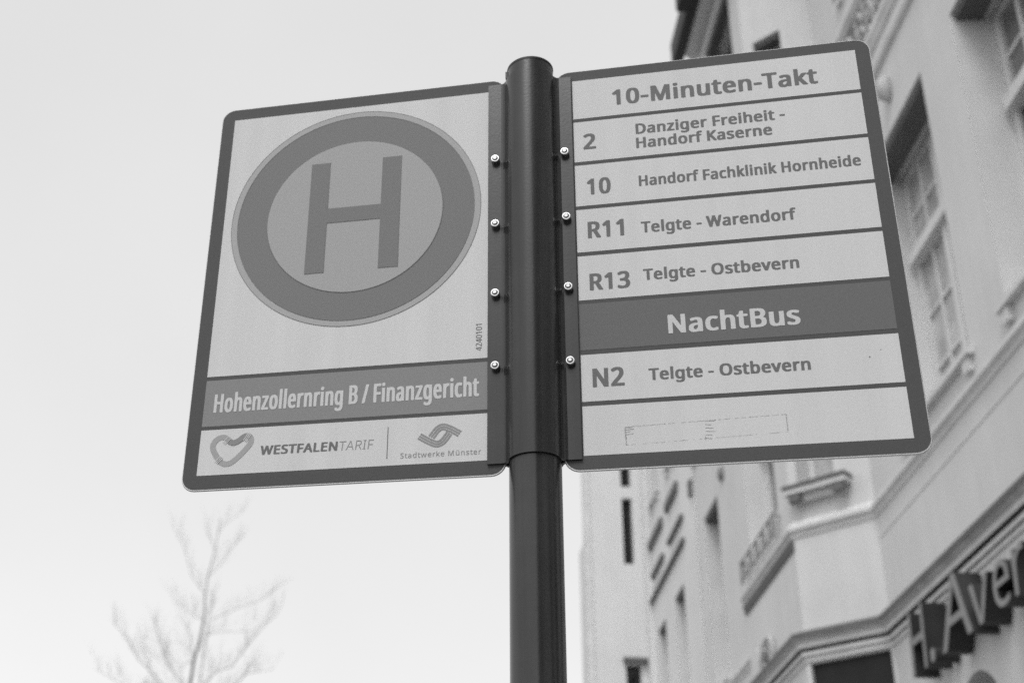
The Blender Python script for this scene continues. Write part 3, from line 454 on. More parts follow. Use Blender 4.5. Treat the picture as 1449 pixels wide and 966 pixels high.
  'g': (0.5507, '197,-204 159,-203 106,-197 64,-186 32,-174 29,-171 27,-165 27,-102 29,-94 34,-91 42,-89 116,-89 123,-91 156,-105 186,-113 223,-120 239,-117 255,-110 267,-101 280,-89 287,-78 295,-65 300,-49 303,-34 305,-19 303,-16 300,-16 278,-19 206,-20 195,-19 164,-19 133,-13 104,-4 81,8 62,22 48,37 37,50 20,79 10,104 3,127 -2,152 -6,188 -5,243 1,293 7,315 17,341 25,359 36,376 48,392 62,406 84,423 111,436 133,443 150,447 166,448 234,450 247,449 280,448 300,445 323,439 376,442 461,441 470,438 473,436 475,432 476,-13 474,-41 469,-71 463,-93 455,-113 440,-138 421,-159 400,-174 367,-189 341,-197 298,-203 267,-203 255,-205;232,68 237,67 242,67 256,74 269,83 281,97 292,116 298,132 302,149 305,174 305,241 300,276 293,304 288,316 272,338 258,351 241,360 231,360 217,351 208,343 199,334 187,315 179,295 174,277 168,237 168,188 173,156 179,131 191,106 201,91 214,79'),
  'h': (0.5531, '69,-12 29,-10 22,-7 19,0 18,606 19,614 22,617 32,620 88,622 174,621 185,617 188,614 189,607 190,446 194,444 235,449 272,449 341,447 377,440 410,428 424,420 438,408 449,396 458,384 467,365 473,350 478,328 480,301 481,292 481,3 480,-4 477,-7 466,-11 436,-11 424,-12 368,-12 355,-11 322,-10 316,-8 312,-5 311,4 310,289 305,315 296,337 279,354 269,360 261,362 252,360 236,352 217,334 209,323 203,309 194,279 189,235 188,-4 183,-8 176,-10 144,-11 132,-12'),
  'i': (0.2644, '68,-12 28,-10 21,-7 18,0 18,431 21,438 31,441 62,441 75,442 139,442 179,440 186,437 189,431 189,0 186,-7 176,-10 145,-11 132,-12;93,490 53,492 40,496 28,504 20,512 14,526 13,534 13,562 17,575 23,584 29,590 40,597 57,602 89,602 101,603 114,602 153,601 165,597 179,589 188,579 193,565 196,548 194,528 190,517 184,508 173,499 161,493 151,491'),
  'l': (0.2644, '69,-12 29,-10 22,-7 19,0 19,610 22,617 32,620 63,621 76,622 138,622 179,620 186,617 189,610 189,0 185,-7 176,-10 144,-11 132,-12'),
  'n': (0.5531, '69,-12 29,-10 22,-7 19,0 18,428 20,435 26,439 32,441 63,441 74,442 115,442 130,441 160,441 171,439 197,445 222,449 276,450 330,449 358,445 383,439 405,431 430,417 448,400 460,381 471,357 478,328 481,295 481,129 481,3 480,-3 478,-7 468,-10 411,-12 326,-11 319,-10 314,-7 311,-3 311,3 311,282 309,300 305,315 301,328 292,342 280,353 271,359 261,362 254,361 236,352 226,344 213,328 206,317 201,304 192,268 189,235 188,-4 183,-8 176,-10 144,-11 132,-12'),
  'o': (0.5427, '220,-20 183,-18 159,-15 137,-10 117,-2 94,9 78,20 59,35 45,51 30,71 21,87 12,107 4,131 -1,151 -5,187 -5,246 -2,274 2,296 9,318 18,342 29,362 41,378 55,394 70,407 89,420 109,430 134,439 150,443 184,448 214,449 226,450 266,449 301,448 317,447 341,442 366,434 392,422 409,410 430,394 443,379 457,359 466,343 477,318 483,296 488,274 491,248 491,184 486,148 482,129 467,90 455,68 439,46 423,30 412,21 387,5 372,-2 344,-11 328,-15 300,-19 270,-19 258,-20;240,68 245,68 253,71 270,82 286,98 297,113 304,127 313,157 318,187 319,215 318,242 313,273 300,310 290,327 276,343 261,354 247,361 242,362 237,361 219,351 204,338 191,321 183,304 176,285 171,263 168,237 168,193 170,177 175,151 185,121 198,99 212,85 226,74'),
  'r': (0.3887, '69,-12 29,-10 22,-7 19,0 18,426 20,435 26,439 33,441 119,442 132,441 163,441 174,439 196,445 216,449 247,449 263,450 311,449 327,449 354,445 363,442 367,439 368,434 368,421 360,365 357,360 347,357 272,357 261,354 244,343 226,327 213,312 203,295 194,268 189,237 189,4 187,-5 182,-9 174,-11 144,-11 132,-12'),
  't': (0.347, '181,-20 145,-19 131,-17 109,-12 90,-5 76,2 64,11 51,24 40,42 31,65 26,85 24,102 24,359 20,362 11,364 -24,364 -33,367 -37,374 -37,407 -36,413 -31,418 22,443 25,446 51,529 55,535 59,538 67,539 97,539 111,541 184,538 191,535 194,531 194,504 194,449 197,443 201,442 262,442 275,441 306,441 315,437 319,432 319,374 318,370 314,367 306,364 275,364 264,363 201,363 197,361 195,359 194,123 197,106 203,88 212,76 222,69 270,70 308,69 314,68 319,65 322,57 322,7 322,1 317,-4 300,-11 283,-15 256,-19 226,-19 214,-20'),
  'z': (0.4344, '32,-12 -7,-10 -13,-8 -17,-5 -18,4 -18,48 -17,54 190,350 196,359 194,362 190,363 53,363 40,364 9,365 3,366 -2,369 -4,375 -4,428 -3,435 1,439 7,441 40,441 53,442 331,442 354,441 378,441 385,438 388,434 389,378 387,368 187,84 179,73 179,70 181,68 185,68 339,67 351,66 382,66 389,64 393,61 395,56 396,3 394,-5 390,-8 384,-10 351,-11 339,-12'),
 },
}

def text_mesh(body, weight='bold', shear=0.0, space=1.0, extrude=0.0):
    """a line of text as triangles; with extrude, solid letters from -extrude to +extrude"""
    V, F, x0 = [], [], 0.0
    for ch in body:
        adv, loops = GLYPHS[weight][ch] if ch != ' ' else (GLYPHS['bold'][' '][0], '')
        co, fc = [], []
        for lp in loops.split(';') if loops else ():
            pts = [tuple(float(q) / 1000 for q in p.split(',')) for p in lp.split(' ')]
            fc.append(list(range(len(co), len(co) + len(pts))))
            co += [Vector((x0 + x + shear * y, y)) for x, y in pts]
        if co:
            v2, _, f2 = delaunay_2d_cdt(co, [], fc, 2, 1e-6)[:3]
            k = len(V)
            if not extrude:
                V += [(p.x, p.y, 0.0) for p in v2]; F += [tuple(i + k for i in f) for f in f2]
            else:
                n = len(v2)
                V += [(p.x, p.y, extrude) for p in v2] + [(p.x, p.y, -extrude) for p in v2]
                F += [tuple(i + k for i in f) for f in f2] + [tuple(i + k + n for i in reversed(f)) for f in f2]
                cnt = {}
                for f in f2:
                    for i in range(len(f)):
                        cnt.setdefault(tuple(sorted((f[i], f[(i + 1) % len(f)]))), []).append((f[i], f[(i + 1) % len(f)]))
                for e in cnt.values():
                    if len(e) == 1: i, j = e[0]; F.append((i + k, i + k + n, j + k + n, j + k))
        x0 += adv * space
    return V, F

CAPH = {}
def cap_height(weight):
    if weight not in CAPH:
        v, _ = text_mesh({'bold': 'H', 'heavy': 'H', 'plain': '4', 'thin': 'F'}[weight], weight); ys = [p[1] for p in v]
        CAPH[weight] = (min(ys), max(ys))
    return CAPH[weight]

def lettering(body, x0, x1, yb, cap, d, m, parent, bold='bold', shear=0.0, rot=False, name='lettering', space=1.0):
    """fits a line of text: left x0, right x1, baseline yb, capital height cap"""
    v, f = text_mesh(body, bold, shear, space)
    lo, hi = cap_height(bold)
    xs = [p[0] for p in v]; a, b = min(xs), max(xs)
    sx = (x1 - x0) / (b - a); sy = cap / (hi - lo)
    if rot:   # reading upwards: x0..x1 run up the plate, yb is the x of the baseline
        w = [(yb - (p[1] - lo) * sy, -d, ZO + x0 + (p[0] - a) * sx) for p in v]
    else:
        w = [(x0 + (p[0] - a) * sx, -d, ZO + yb + (p[1] - lo) * sy) for p in v]
    return obj(name, w, f, m, parent)

# pole -------------------------------------------------------------
mb = MB()
mb.lathe([(0.0316, 0.0), (0.0316, 1.0), (0.0316, 2.0), (0.0316, ZO - 0.30), (0.0316, ZO + 0.358)], 64)
pole = mb.build('pole', M['pole'], stop, 30)
mb = MB()
t = ZO + 0.358
mb.lathe([(0.0319, t - 0.0015), (0.0322, t), (0.0322, t + 0.0020), (0.0290, t + 0.0045), (0.015, t + 0.0060)], 48)
mb.box(-0.0335, -0.0285, -0.0085, -0.003, t - 0.012, t - 0.001)
mb.build('pole_cap', M['cap'], pole, 30)

# clamp shells (front and back) -------------------------------------
def clamp_profile(sign):
    ro, ri, fo, fi, n = 0.0344, 0.0320, 0.0047, 0.0021, 28
    a0 = math.asin(0.0100 / ro)
    outer = [(-0.0578, fo), (-0.0400, fo), (-0.0372, 0.0053), (-0.0349, 0.0072)]
    outer += [(-ro * math.cos(a0 + (math.pi - 2 * a0) * k / n), ro * math.sin(a0 + (math.pi - 2 * a0) * k / n)) for k in range(n + 1)]
    outer += [(0.0349, 0.0072), (0.0372, 0.0053), (0.0400, fo), (0.0562, fo)]
    b0 = math.asin(0.0050 / ri)
    inner = [(0.0562, fi), (0.0365, fi), (0.0335, 0.0030)]
    inner += [(ri * math.cos(b0 + (math.pi - 2 * b0) * k / n), ri * math.sin(b0 + (math.pi - 2 * b0) * k / n)) for k in range(n + 1)]
    inner += [(-0.0335, 0.0030), (-0.0365, fi), (-0.0578, fi)]
    return [(x, d * sign) for x, d in outer], [(x, d * sign) for x, d in inner]

clamps = []
for sign in (1, -1):
    o_, i_ = clamp_profile(sign)
    prof = o_ + i_; n = len(prof); vs = []; fs = []
    for y in (-0.2395, 0.339):
        vs += [(x, -d, ZO + y) for x, d in prof]
    fs += [(k, (k + 1) % n, (k + 1) % n + n, k + n) for k in range(n)]
    m_ = len(o_); q = len(i_)                    # end caps as quads across the sheet thickness
    for base in (0, n):
        for k in range(min(m_, q) - 1):
            fs.append((base + k, base + k + 1, base + n - 2 - k, base + n - 1 - k))
    clamps.append(obj('clamp', vs, fs, M['clamp'], stop, 9))
tag(clamps[0], 'front half of the dark clamp, bolted over the inner edges of both plates')

for x, ys in ((-0.0475, (0.2124, 0.1079, 0.0014, -0.1039)), (0.0457, (0.2129, 0.1087, 0.0022, -0.1043))):
    for y in ys:
        mb = MB()
        c = (x, -0.0047, ZO + y - 0.0045)
        mb.lathe([(0.0058, 0.0), (0.0058, 0.0066), (0.0051, 0.0074), (0.0040, 0.0075)], 24, c, 'Y')
        b = mb.build('bolt', M['bolt'], clamps[0], 25)
        mb = MB()
        mb.lathe([(0.0041, 0.0073), (0.0040, 0.00752), (0.0028, 0.00754)], 20, c, 'Y', 1)
        mb.lathe([(0.0029, 0.0072), (0.0029, 0.0080), (0.0018, 0.0086)], 20, c, 'Y', 0)
        me = b.data
        bm = bmesh.new(); bm.from_mesh(me)
        nv = [bm.verts.new(p) for p in mb.v]
        for fc, mi in zip(mb.f, mb.m):
            ff = bm.faces.new([nv[i] for i in fc]); ff.material_index = mi; ff.smooth = True
        bmesh.ops.recalc_face_normals(bm, faces=bm.faces)
        bm.to_mesh(me); bm.free()
        me.materials.append(M['groove'])
        me.set_sharp_from_angle(angle=R(25))

# plates -------------------------------------------------------------
Y0, Y1 = -0.2545, 0.3500
def plate(x0, x1, label):
    pts = rrect(x0, x1, Y0, Y1, 0.019)
    v, f = slab(pts, -0.0013, 0.0013)
    p = obj('sign_plate', v, f, M['alu'], stop, 30)
    bv = p.modifiers.new('edge', 'BEVEL'); bv.width = 0.0012; bv.segments = 2; bv.limit_method = 'ANGLE'; bv.angle_limit = R(50)
    tag(p, label)
    film('frame_film', [rrect(x0 + 0.0014, x1 - 0.0014, Y0 + 0.0022, Y1 - 0.0013, 0.018)], 0.00155, M['frame'], p)
    return p
lp = plate(-0.4497, -0.0345, 'left plate with the round stop emblem and the stop name')
rp = plate(0.0345, 0.4492, 'right plate listing bus lines and destinations')

D1, D2, D3, D4, D5 = 0.0018, 0.0021, 0.0024, 0.0027, 0.0030
XL, XR = -0.4297, -0.0578
film('white_field', [rect(XL, XR, -0.0918, 0.3298)], D1, M['white'], lp)
film('name_band', [rect(XL, XR, -0.1644, -0.0975)], D1, M['band'], lp)
film('logo_field', [rect(XL, XR, -0.2331, -0.1696)], D1, M['white'], lp)
# round stop emblem
CX, CY = -0.24276, 0.14459
def disc(r, n=128): return [(CX + r * math.cos(2 * math.pi * k / n), CY + r * math.sin(2 * math.pi * k / n)) for k in range(n)]
film('emblem_rim', [disc(0.1750)], D2, M['rim'], lp)
film('emblem_ring', [disc(0.1661)], D3, M['ring'], lp)
film('emblem_field', [disc(0.1230)], D4, M['inner'], lp)
mb = MB()
ringpoly(mb, CX, CY, 0.1228, 0.1237, D4 + 0.0002); ringpoly(mb, CX, CY, 0.1655, 0.1664, D3 + 0.0002); ringpoly(mb, CX, CY, 0.1746, 0.1752, D2 + 0.0002)
mb.build('emblem_outline', M['line'], lp)
H = [(-0.3068, 0.0547), (-0.2803, 0.0547), (-0.2803, 0.1338), (-0.2052, 0.1338), (-0.2052, 0.0547), (-0.1786, 0.0547),
     (-0.1786, 0.2351), (-0.2052, 0.2351), (-0.2052, 0.1575), (-0.2803, 0.1575), (-0.2803, 0.2351), (-0.3068, 0.2351)]
film('letter_outline', [[(x + (-0.0005 if i in (0, 11, 3, 4, 7, 8) else 0.0005), y + (-0.0005 if i in (0, 1, 4, 5, 2, 3) and True else 0.0005)) for i, (x, y) in enumerate(H)]], D5 - 0.0001, M['line'], lp)
film('stop_letter', [[(x + (0.0004 if i in (0, 11, 3, 4, 7, 8) else -0.0004), y + (0.0004 if i in (0, 1, 4, 5, 2, 3) else -0.0004)) for i, (x, y) in enumerate(H)]], D5 + 0.0001, M['ring'], lp)
lettering('Hohenzollernring B / Finanzgericht', -0.4160, -0.0685, -0.1451, 0.0268, D2, M['paleink'], lp, 'heavy')
lettering('4240101', -0.0810, -0.0422, -0.0654, 0.0078, D2, M['ink'], lp, 'plain', rot=True)
lettering('WESTFALEN', -0.3473, -0.2464, -0.2087, 0.0124, D2, M['ink'], lp, shear=0.05)
lettering('TARIF', -0.2442, -0.2004, -0.2089, 0.0124, D2, M['ink2'], lp, 'thin', shear=0.10)
film('divider_line', [rect(-0.1833, -0.1823, -0.2236, -0.1805)], D2, M['ink'], lp)
lettering('Stadtwerke Münster', -0.1659, -0.0656, -0.2243, 0.0069, D2, M['ink2'], lp, 'plain', space=1.12)

# heart emblem: one thick rounded loop, a dark upper piece, pale cuts
def smooth_loop(pts, k=3, close=True):
    P = [Vector(p) for p in pts]
    for _ in range(k):
        Q = []
        n = len(P)
        for i in range(n if close else n - 1):
            a, b = P[i], P[(i + 1) % n]
            Q += [a * 0.75 + b * 0.25, a * 0.25 + b * 0.75]
        P = Q
    return [tuple(p) for p in P]
hc = [(-0.3870, -0.1905), (-0.3960, -0.1800), (-0.4075, -0.1825), (-0.4130, -0.1930), (-0.4080, -0.2040), (-0.3985, -0.2175),
      (-0.3890, -0.2195), (-0.3800, -0.2140), (-0.3680, -0.2010), (-0.3600, -0.1900), (-0.3625, -0.1810), (-0.3700, -0.1805), (-0.3780, -0.1880)]
loop = smooth_loop(hc, 3)
strip('heart_logo', ribbon(loop, 0.0074, True), D2, M['heart'], lp)
n_ = len(loop)
top = [p for p in loop if -0.3905 < p[0] < -0.3665 and p[1] > -0.1945]
top.sort()
strip('heart_logo', ribbon(top, 0.0076), D2 + 0.0003, M['heart2'], lp)
cuts = []
for cx, cy, a in ((-0.3935, -0.1860, 45), (-0.3665, -0.1835, 60), (-0.4015, -0.2125, 48)):
    for k in (-1, 0, 1):
        dx, dy = math.cos(R(a)), math.sin(R(a))
        ox, oy = -dy * 0.0021 * k, dx * 0.0021 * k
        cuts += ribbon([(cx + ox - dx * 0.0055, cy + oy - dy * 0.0055), (cx + ox + dx * 0.0055, cy + oy + dy * 0.0055)], 0.0010)
strip('heart_logo', cuts, D2 + 0.0006, M['white'], lp)
# two interlocked striped waves
wave = []
A = [(-0.1455, -0.1937), (-0.1380, -0.1986), (-0.1290, -0.2045), (-0.1200, -0.2085), (-0.1130, -0.2050), (-0.1085, -0.1985), (-0.1030, -0.1905)]
Bw = [(-0.0895, -0.1972), (-0.0965, -0.1927), (-0.1045, -0.1876), (-0.1135, -0.1836), (-0.1200, -0.1872), (-0.1245, -0.1935), (-0.1295, -0.2010)]
for Pp in (A, Bw):
    c = smooth_loop(Pp, 2, False)
    for off in (-0.0033, 0.0, 0.0033):
        q = []
        for i, p in enumerate(c):
            a, b = Vector(c[max(i - 1, 0)]), Vector(c[min(i + 1, len(c) - 1)])
            t_ = (b - a).normalized()
            q.append((p[0] - t_.y * off, p[1] + t_.x * off))
        wave += ribbon(q, 0.0023)
strip('wave_logo', wave, D2, M['ink2'], lp)

# right plate rows
QL, QR = 0.0580, 0.4299
rows = [(0.2669, 0.3323), (0.1951, 0.2612), (0.1241, 0.1893), (0.0525, 0.1183), (-0.0192, 0.0464), (-0.1624, -0.0977), (-0.2342, -0.1686)]
for a, b in rows: film('white_field', [rect(QL, QR, a, b)], D1, M['white'], rp)
film('night_band', [rect(QL, QR, -0.0911, -0.0247)], D1, M['night'], rp)
T = lambda s, x0, x1, yb, cap, bold='bold': lettering(s, x0, x1, yb, cap, D2, M['ink'], rp, bold)
T('10-Minuten-Takt', 0.1114, 0.3786, 0.2841, 0.0256)
T('2', 0.0704, 0.0871, 0.2149, 0.0250)
T('Danziger Freiheit -', 0.1402, 0.3321, 0.2318, 0.0166)
T('Handorf Kaserne', 0.1398, 0.3140, 0.2086, 0.0166)
T('10', 0.0732, 0.1039, 0.1411, 0.0250)
T('Handorf Fachklinik Hornheide', 0.1405, 0.4168, 0.1472, 0.0163)
T('R11', 0.0722, 0.1184, 0.0731, 0.0252)
T('Telgte - Warendorf', 0.1399, 0.3312, 0.0745, 0.0166)
T('R13', 0.0722, 0.1227, -0.0055, 0.0245)
T('Telgte - Ostbevern', 0.1392, 0.3280, 0.0033, 0.0162)
lettering('NachtBus', 0.1658, 0.3219, -0.0761, 0.0264, D2, M['paleink'], rp)
T('N2', 0.0716, 0.1100, -0.1433, 0.0255)
T('Telgte - Ostbevern', 0.1391, 0.3274, -0.1385, 0.0158)
# glue marks of a removed sticker
g = []
rnd = random.Random(3)
def jitterline(x0, y0, x1, y1, n, w, keep=1.0):
    out = []
    for k in range(n):
        if rnd.random() > keep: continue
        a, b = k / n, (k + 1) / n
        j = lambda: rnd.uniform(-0.00025, 0.00025)
        out += ribbon([(x0 + (x1 - x0) * a + j(), y0 + (y1 - y0) * a + j()), (x0 + (x1 - x0) * b + j(), y0 + (y1 - y0) * b + j())], w * rnd.uniform(0.5, 1.3))
    return out
g += jitterline(0.1078, -0.1996, 0.1086, -0.2228, 14, 0.0013)
g += jitterline(0.1078, -0.1994, 0.2935, -0.1948, 70, 0.0004, 0.75)
g += jitterline(0.1090, -0.2231, 0.2938, -0.2176, 70, 0.0003, 0.5)
g += jitterline(0.2935, -0.1948, 0.2938, -0.2160, 14, 0.0009)
for k in range(6):
    y = -0.1975 - k * 0.0045
    g += jitterline(0.2010, y, 0.2010 + rnd.uniform(0.006, 0.013), y - 0.0008, 5, 0.0006)
for k in range(4):
    y = -0.2005 - k * 0.003
    g += jitterline(0.1085, y, 0.1085 + rnd.uniform(0.003, 0.010), y + 0.001, 4, 0.0007)
g += jitterline(0.2004, -0.2175, 0.2003, -0.2220, 4, 0.0008)
strip('glue_residue', g, D2, M['residue'], rp)
sp = []
for x, y, r in ((0.3946, -0.1267, 0.0009), (0.4079, -0.1180, 0.0006), (-0.2441, -0.0164, 0.0007)):
    pts = [(x + r * math.cos(k * math.pi / 4), y + r * math.sin(k * math.pi / 4)) for k in range(8)]
    sp.append(pts)
film('paint_speck', sp[:2], D2, M['ink'], rp)

# ------------------------------------------------------------------ buildings
Z = lambda z: z * K + CAM_Z                 # street units -> height in metres
def P2(s, X): return Vector((s * K, -X * K))

def wall_grid(mb, P0, P1, z0, z1, openings, reveal, m=0, mr=1):
    """wall face from P0 to P1 (plan points) with rectangular openings (u0,u1,z0,z1) and reveals"""
    d = (P1 - P0); L = d.length; d.normalize(); nrm = Vector((-d.y, d.x))
    us = sorted({0.0, L} | {o[0] for o in openings} | {o[1] for o in openings})
    zs = sorted({z0, z1} | {o[2] for o in openings} | {o[3] for o in openings})
    us = [u for u in us if -1e-6 <= u <= L + 1e-6]
    p = lambda u, z, w=0.0: (P0.x + d.x * u - nrm.x * w, P0.y + d.y * u - nrm.y * w, z)
    for i in range(len(us) - 1):
        for j in range(len(zs) - 1):
            uc, zc = (us[i] + us[i + 1]) / 2, (zs[j] + zs[j + 1]) / 2
            if any(o[0] < uc < o[1] and o[2] < zc < o[3] for o in openings): continue
            mb.add([p(us[i], zs[j]), p(us[i + 1], zs[j]), p(us[i + 1], zs[j + 1]), p(us[i], zs[j + 1])], [(0, 1, 2, 3)], m)
    for u0, u1, a, b in [o[:4] for o in openings]:
        w = reveal
        mb.add([p(u0, a), p(u0, b), p(u0, b, w), p(u0, a, w)], [(0, 1, 2, 3)], mr)
        mb.add([p(u1, a), p(u1, a, w), p(u1, b, w), p(u1, b)], [(0, 1, 2, 3)], mr)
        mb.add([p(u0, b), p(u1, b), p(u1, b, w), p(u0, b, w)], [(0, 1, 2, 3)], mr)
        mb.add([p(u0, a), p(u0, a, w), p(u1, a, w), p(u1, a)], [(0, 1, 2, 3)], mr)

def make_window(parent, P0, P1, u0, u1, z0, z1, recess, rail=0.45, mull=True, bars=2, lower_dark=False, sill=True, glass='glass', w=0.075, split=0, frame='woodwhite', bars_v=False, box=True):
    d = (P1 - P0).normalized(); nrm = Vector((-d.y, d.x))
    B = Vector((P0.x, P0.y, 0)); a = Vector((d.x, d.y, 0)); b = Vector((nrm.x, nrm.y, 0)); c = Vector((0, 0, 1))
    f = MB(); r0, r1 = -recess - 0.05, -recess + 0.012
    g_ = 0.002
    f.obox(B, a, b, c, u0 + g_, u0 + w, r0, r1, z0 + g_, z1 - g_)
    f.obox(B, a, b, c, u1 - w, u1 - g_, r0, r1, z0 + g_, z1 - g_)
    f.obox(B, a, b, c, u0 + w, u1 - w, r0, r1 - 0.001, z1 - w, z1 - g_)
    f.obox(B, a, b, c, u0 + w, u1 - w, r0, r1 - 0.001, z0 + g_, z0 + w)
    zr = z0 + (z1 - z0) * rail
    if rail:
        f.obox(B, a, b, c, u0 + w * 0.6, u1 - w * 0.6, r0, r1 + 0.07, zr, zr + 0.10)
    um = (u0 + u1) / 2
    if mull:
        f.obox(B, a, b, c, um - 0.045, um + 0.045, r0, r1 + 0.02, z0 + w, zr - 0.001 if rail else z1 - w)
        if rail: f.obox(B, a, b, c, um - 0.035, um + 0.035, r0, r1 + 0.008, zr + 0.101, z1 - w)
    lo, hi = z0 + w, (zr if rail else z1 - w)
    for k in range(1, bars + 1):
        zz = lo + (hi - lo) * k / (bars + 1)
        f.obox(B, a, b, c, u0 + w, u1 - w, r0 + 0.012, r1 - 0.012, zz - 0.015, zz + 0.015)
    if rail and bars:
        zz = (zr + 0.1 + z1 - w) / 2
        f.obox(B, a, b, c, u0 + w, u1 - w, r0 + 0.012, r1 - 0.012, zz - 0.015, zz + 0.015)
    if bars_v:
        for um_ in ((u0 + um) / 2, (u1 + um) / 2):
            f.obox(B, a, b, c, um_ - 0.02, um_ + 0.02, r0 + 0.013, r1 - 0.011, z0 + w, zr - 0.001)
            f.obox(B, a, b, c, um_ - 0.02, um_ + 0.02, r0 + 0.013, r1 - 0.011, zr + 0.101, z1 - w)
    win = f.build('window', M[frame], parent)
    if box:
        sb = MB(); sb.obox(B, a, b, c, u0 + 0.004, u1 - 0.004, -recess + 0.085, -0.03, z1 - 0.05, z1 - 0.004)  # dark box added to deepen the shade under the window head
        sb.build('soffitshade_box', M['soffitshade'], win)
    g2 = MB()
    if lower_dark:
        g2.obox(B, a, b, c, u0 + 0.02, u1 - 0.02, -recess - 0.035, -recess - 0.02, z0 + 0.02, zr - 0.002, 1)
        g2.obox(B, a, b, c, u0 + 0.02, u1 - 0.02, -recess - 0.035, -recess - 0.02, zr + 0.002, z1 - 0.02, 0)
    elif split:
        us_ = u0 + (u1 - u0) * split
        g2.obox(B, a, b, c, u0 + 0.02, us_, -recess - 0.035, -recess - 0.02, z0 + 0.02, z1 - 0.02, 1)
        g2.obox(B, a, b, c, us_ + 0.001, u1 - 0.02, -recess - 0.035, -recess - 0.02, z0 + 0.02, z1 - 0.02, 0)
    else:
        g2.obox(B, a, b, c, u0 + 0.02, u1 - 0.02, -recess - 0.035, -recess - 0.02, z0 + 0.02, z1 - 0.02, 0)
    g2.build('pane', [M[glass], M['glassdark']], win)
    if sill:
        s_ = MB()
        s_.obox(B, a, b, c, u0 - 0.06, u1 + 0.06, 0.002, 0.055, z0 - 0.06, z0 - 0.012)
        s_.obox(B, a, b, c, u0 - 0.02, u0 + 0.08, 0.002, 0.04, z0 - 0.16, z0 - 0.062)
        s_.obox(B, a, b, c, u1 - 0.08, u1 + 0.02, 0.002, 0.04, z0 - 0.16, z0 - 0.062)
        s_.obox(B, a, b, c, u0 + 0.002, u1 - 0.002, -recess + 0.014, 0.002, z0 - 0.075, z0 + 0.004)
        s_.build('sill', M['stucco'], win)
    return win

def mould(name, parent, path, profile, m, mi=None, smooth=None):
    """sweeps profile [(out, z)] along a plan path (outward = left of travel), mitred, ends closed"""
    n = len(path); L = len(profile); vs = []
    for i, p in enumerate(path):
        ns = []
        if i > 0: q = (p - path[i - 1]).normalized(); ns.append(Vector((-q.y, q.x)))
        if i < n - 1: q = (path[i + 1] - p).normalized(); ns.append(Vector((-q.y, q.x)))
        if len(ns) == 2:
            mdir = (ns[0] + ns[1]).normalized(); mdir = mdir / max(0.3, mdir.dot(ns[0]))
        else: mdir = ns[0]
        for o, z in profile: vs.append((p.x + mdir.x * o, p.y + mdir.y * o, z))
    fs = []; ms = []
    for i in range(n - 1):
        for k in range(L - 1):
            fs.append((i * L + k, (i + 1) * L + k, (i + 1) * L + k + 1, i * L + k + 1))
            ms.append(mi[k] if mi else 0)
    fs.append(tuple(range(L))); fs.append(tuple(range((n - 1) * L, n * L))[::-1]); ms += [0, 0]
    return obj(name, vs, fs, m, parent, smooth, ms)

# ---- the house with the corner bay -----------------------------------------
house = street_empty('apartment_house', 2.0 * K, -1.0 * K)
tag(house, 'pale plastered apartment house with chamfered bay, ornate cornices and deep windows right of the sign', 'building')
OFF = Vector((2.0 * K, -1.0 * K))           # house-local plan = street plan - OFF
def hp(s, X): return P2(s, X) - OFF
XB, SB = 0.855, 2.935
S_MIN = -2.4
A0, A1 = hp(S_MIN, 1.0), hp(2.79, 1.0)
B1 = hp(SB, XB); C1 = hp(3.43, XB); D1p = hp(3.575, 1.0); E1 = hp(4.62, 1.0)
path_all = [A0, A1, B1, C1, D1p, E1]
ZT = Z(3.25)
def useg(P0, s, X=1.0): return (hp(s, X) - P0).length
wall = MB()
# main wall openings
W = []
wz0, wz1 = Z(1.243), Z(1.897)
spans = [(2.196 - 0.534 * k, 2.562 - 0.534 * k) for k in range(9)]
ops = []
for a, b in spans:
    u0, u1 = (a - S_MIN) * K, (b - S_MIN) * K
    ops.append((u0, u1, wz0, wz1)); ops.append((u0, u1, Z(2.46), Z(2.95)))
ARCH_S, ARCH_R, ARCH_T = 2.402, 0.100, 0.693
shops = [(ARCH_S - 0.538 * k) for k in range(8)]
for a in shops:
    ops.append(((a - ARCH_R - S_MIN) * K, (a + ARCH_R - S_MIN) * K, 0.5, Z(ARCH_T)))
REC = 0.30
wall_grid(wall, A0, A1, 0.0, ZT, ops, REC)
# spandrels turning the shop openings into round arches
for a in shops:
    uc, r, zs = (a - S_MIN) * K, ARCH_R * K, Z(ARCH_T) - ARCH_R * K
    for sg in (-1, 1):
        arc = [(uc + sg * r * math.cos(R(90 * k / 10)), zs + r * math.sin(R(90 * k / 10))) for k in range(11)]
        outl = arc + [(uc + sg * r, zs + r)]
        n = len(outl)
        v = [(A0.x + u, A0.y, z) for u, z in outl] + [(A0.x + u, A0.y - REC, z) for u, z in outl]
        wall.add(v, [tuple(range(n))] + [(k, k + 1, k + 1 + n, k + n) for k in range(10)])
# chamfer
chL = (B1 - A1).length
ch_u0, ch_u1 = 0.315, 0.655
ops_c = [(ch_u0, ch_u1, Z(1.262), Z(1.87)), (ch_u0 + 0.01, ch_u1 - 0.03, Z(2.30), Z(2.606)), (0.03, chL - 0.03, 0.35, Z(0.851))]
wall_grid(wall, A1, B1, 0.0, ZT, ops_c, 0.24)
# bay front
fL = (C1 - B1).length
ops_f = [(fL * 0.22, fL * 0.80, Z(1.262), Z(1.87)), (fL * 0.20, fL * 0.85, Z(2.42), Z(2.96)), (0.2, fL - 0.2, 0.35, Z(0.80))]
wall_grid(wall, B1, C1, 0.0, ZT, ops_f, 0.22)
wall_grid(wall, C1, D1p, 0.0, ZT, [], 0.2)
eL = (E1 - D1p).length
e0 = (4.265 - 3.56) * K
ops_e = [(e0, e0 + 0.23 * K, Z(1.2), Z(1.826)), (e0, e0 + 0.23 * K, Z(2.4), Z(2.95))]
wall_grid(wall, D1p, E1, 0.0, ZT, ops_e, 0.26)
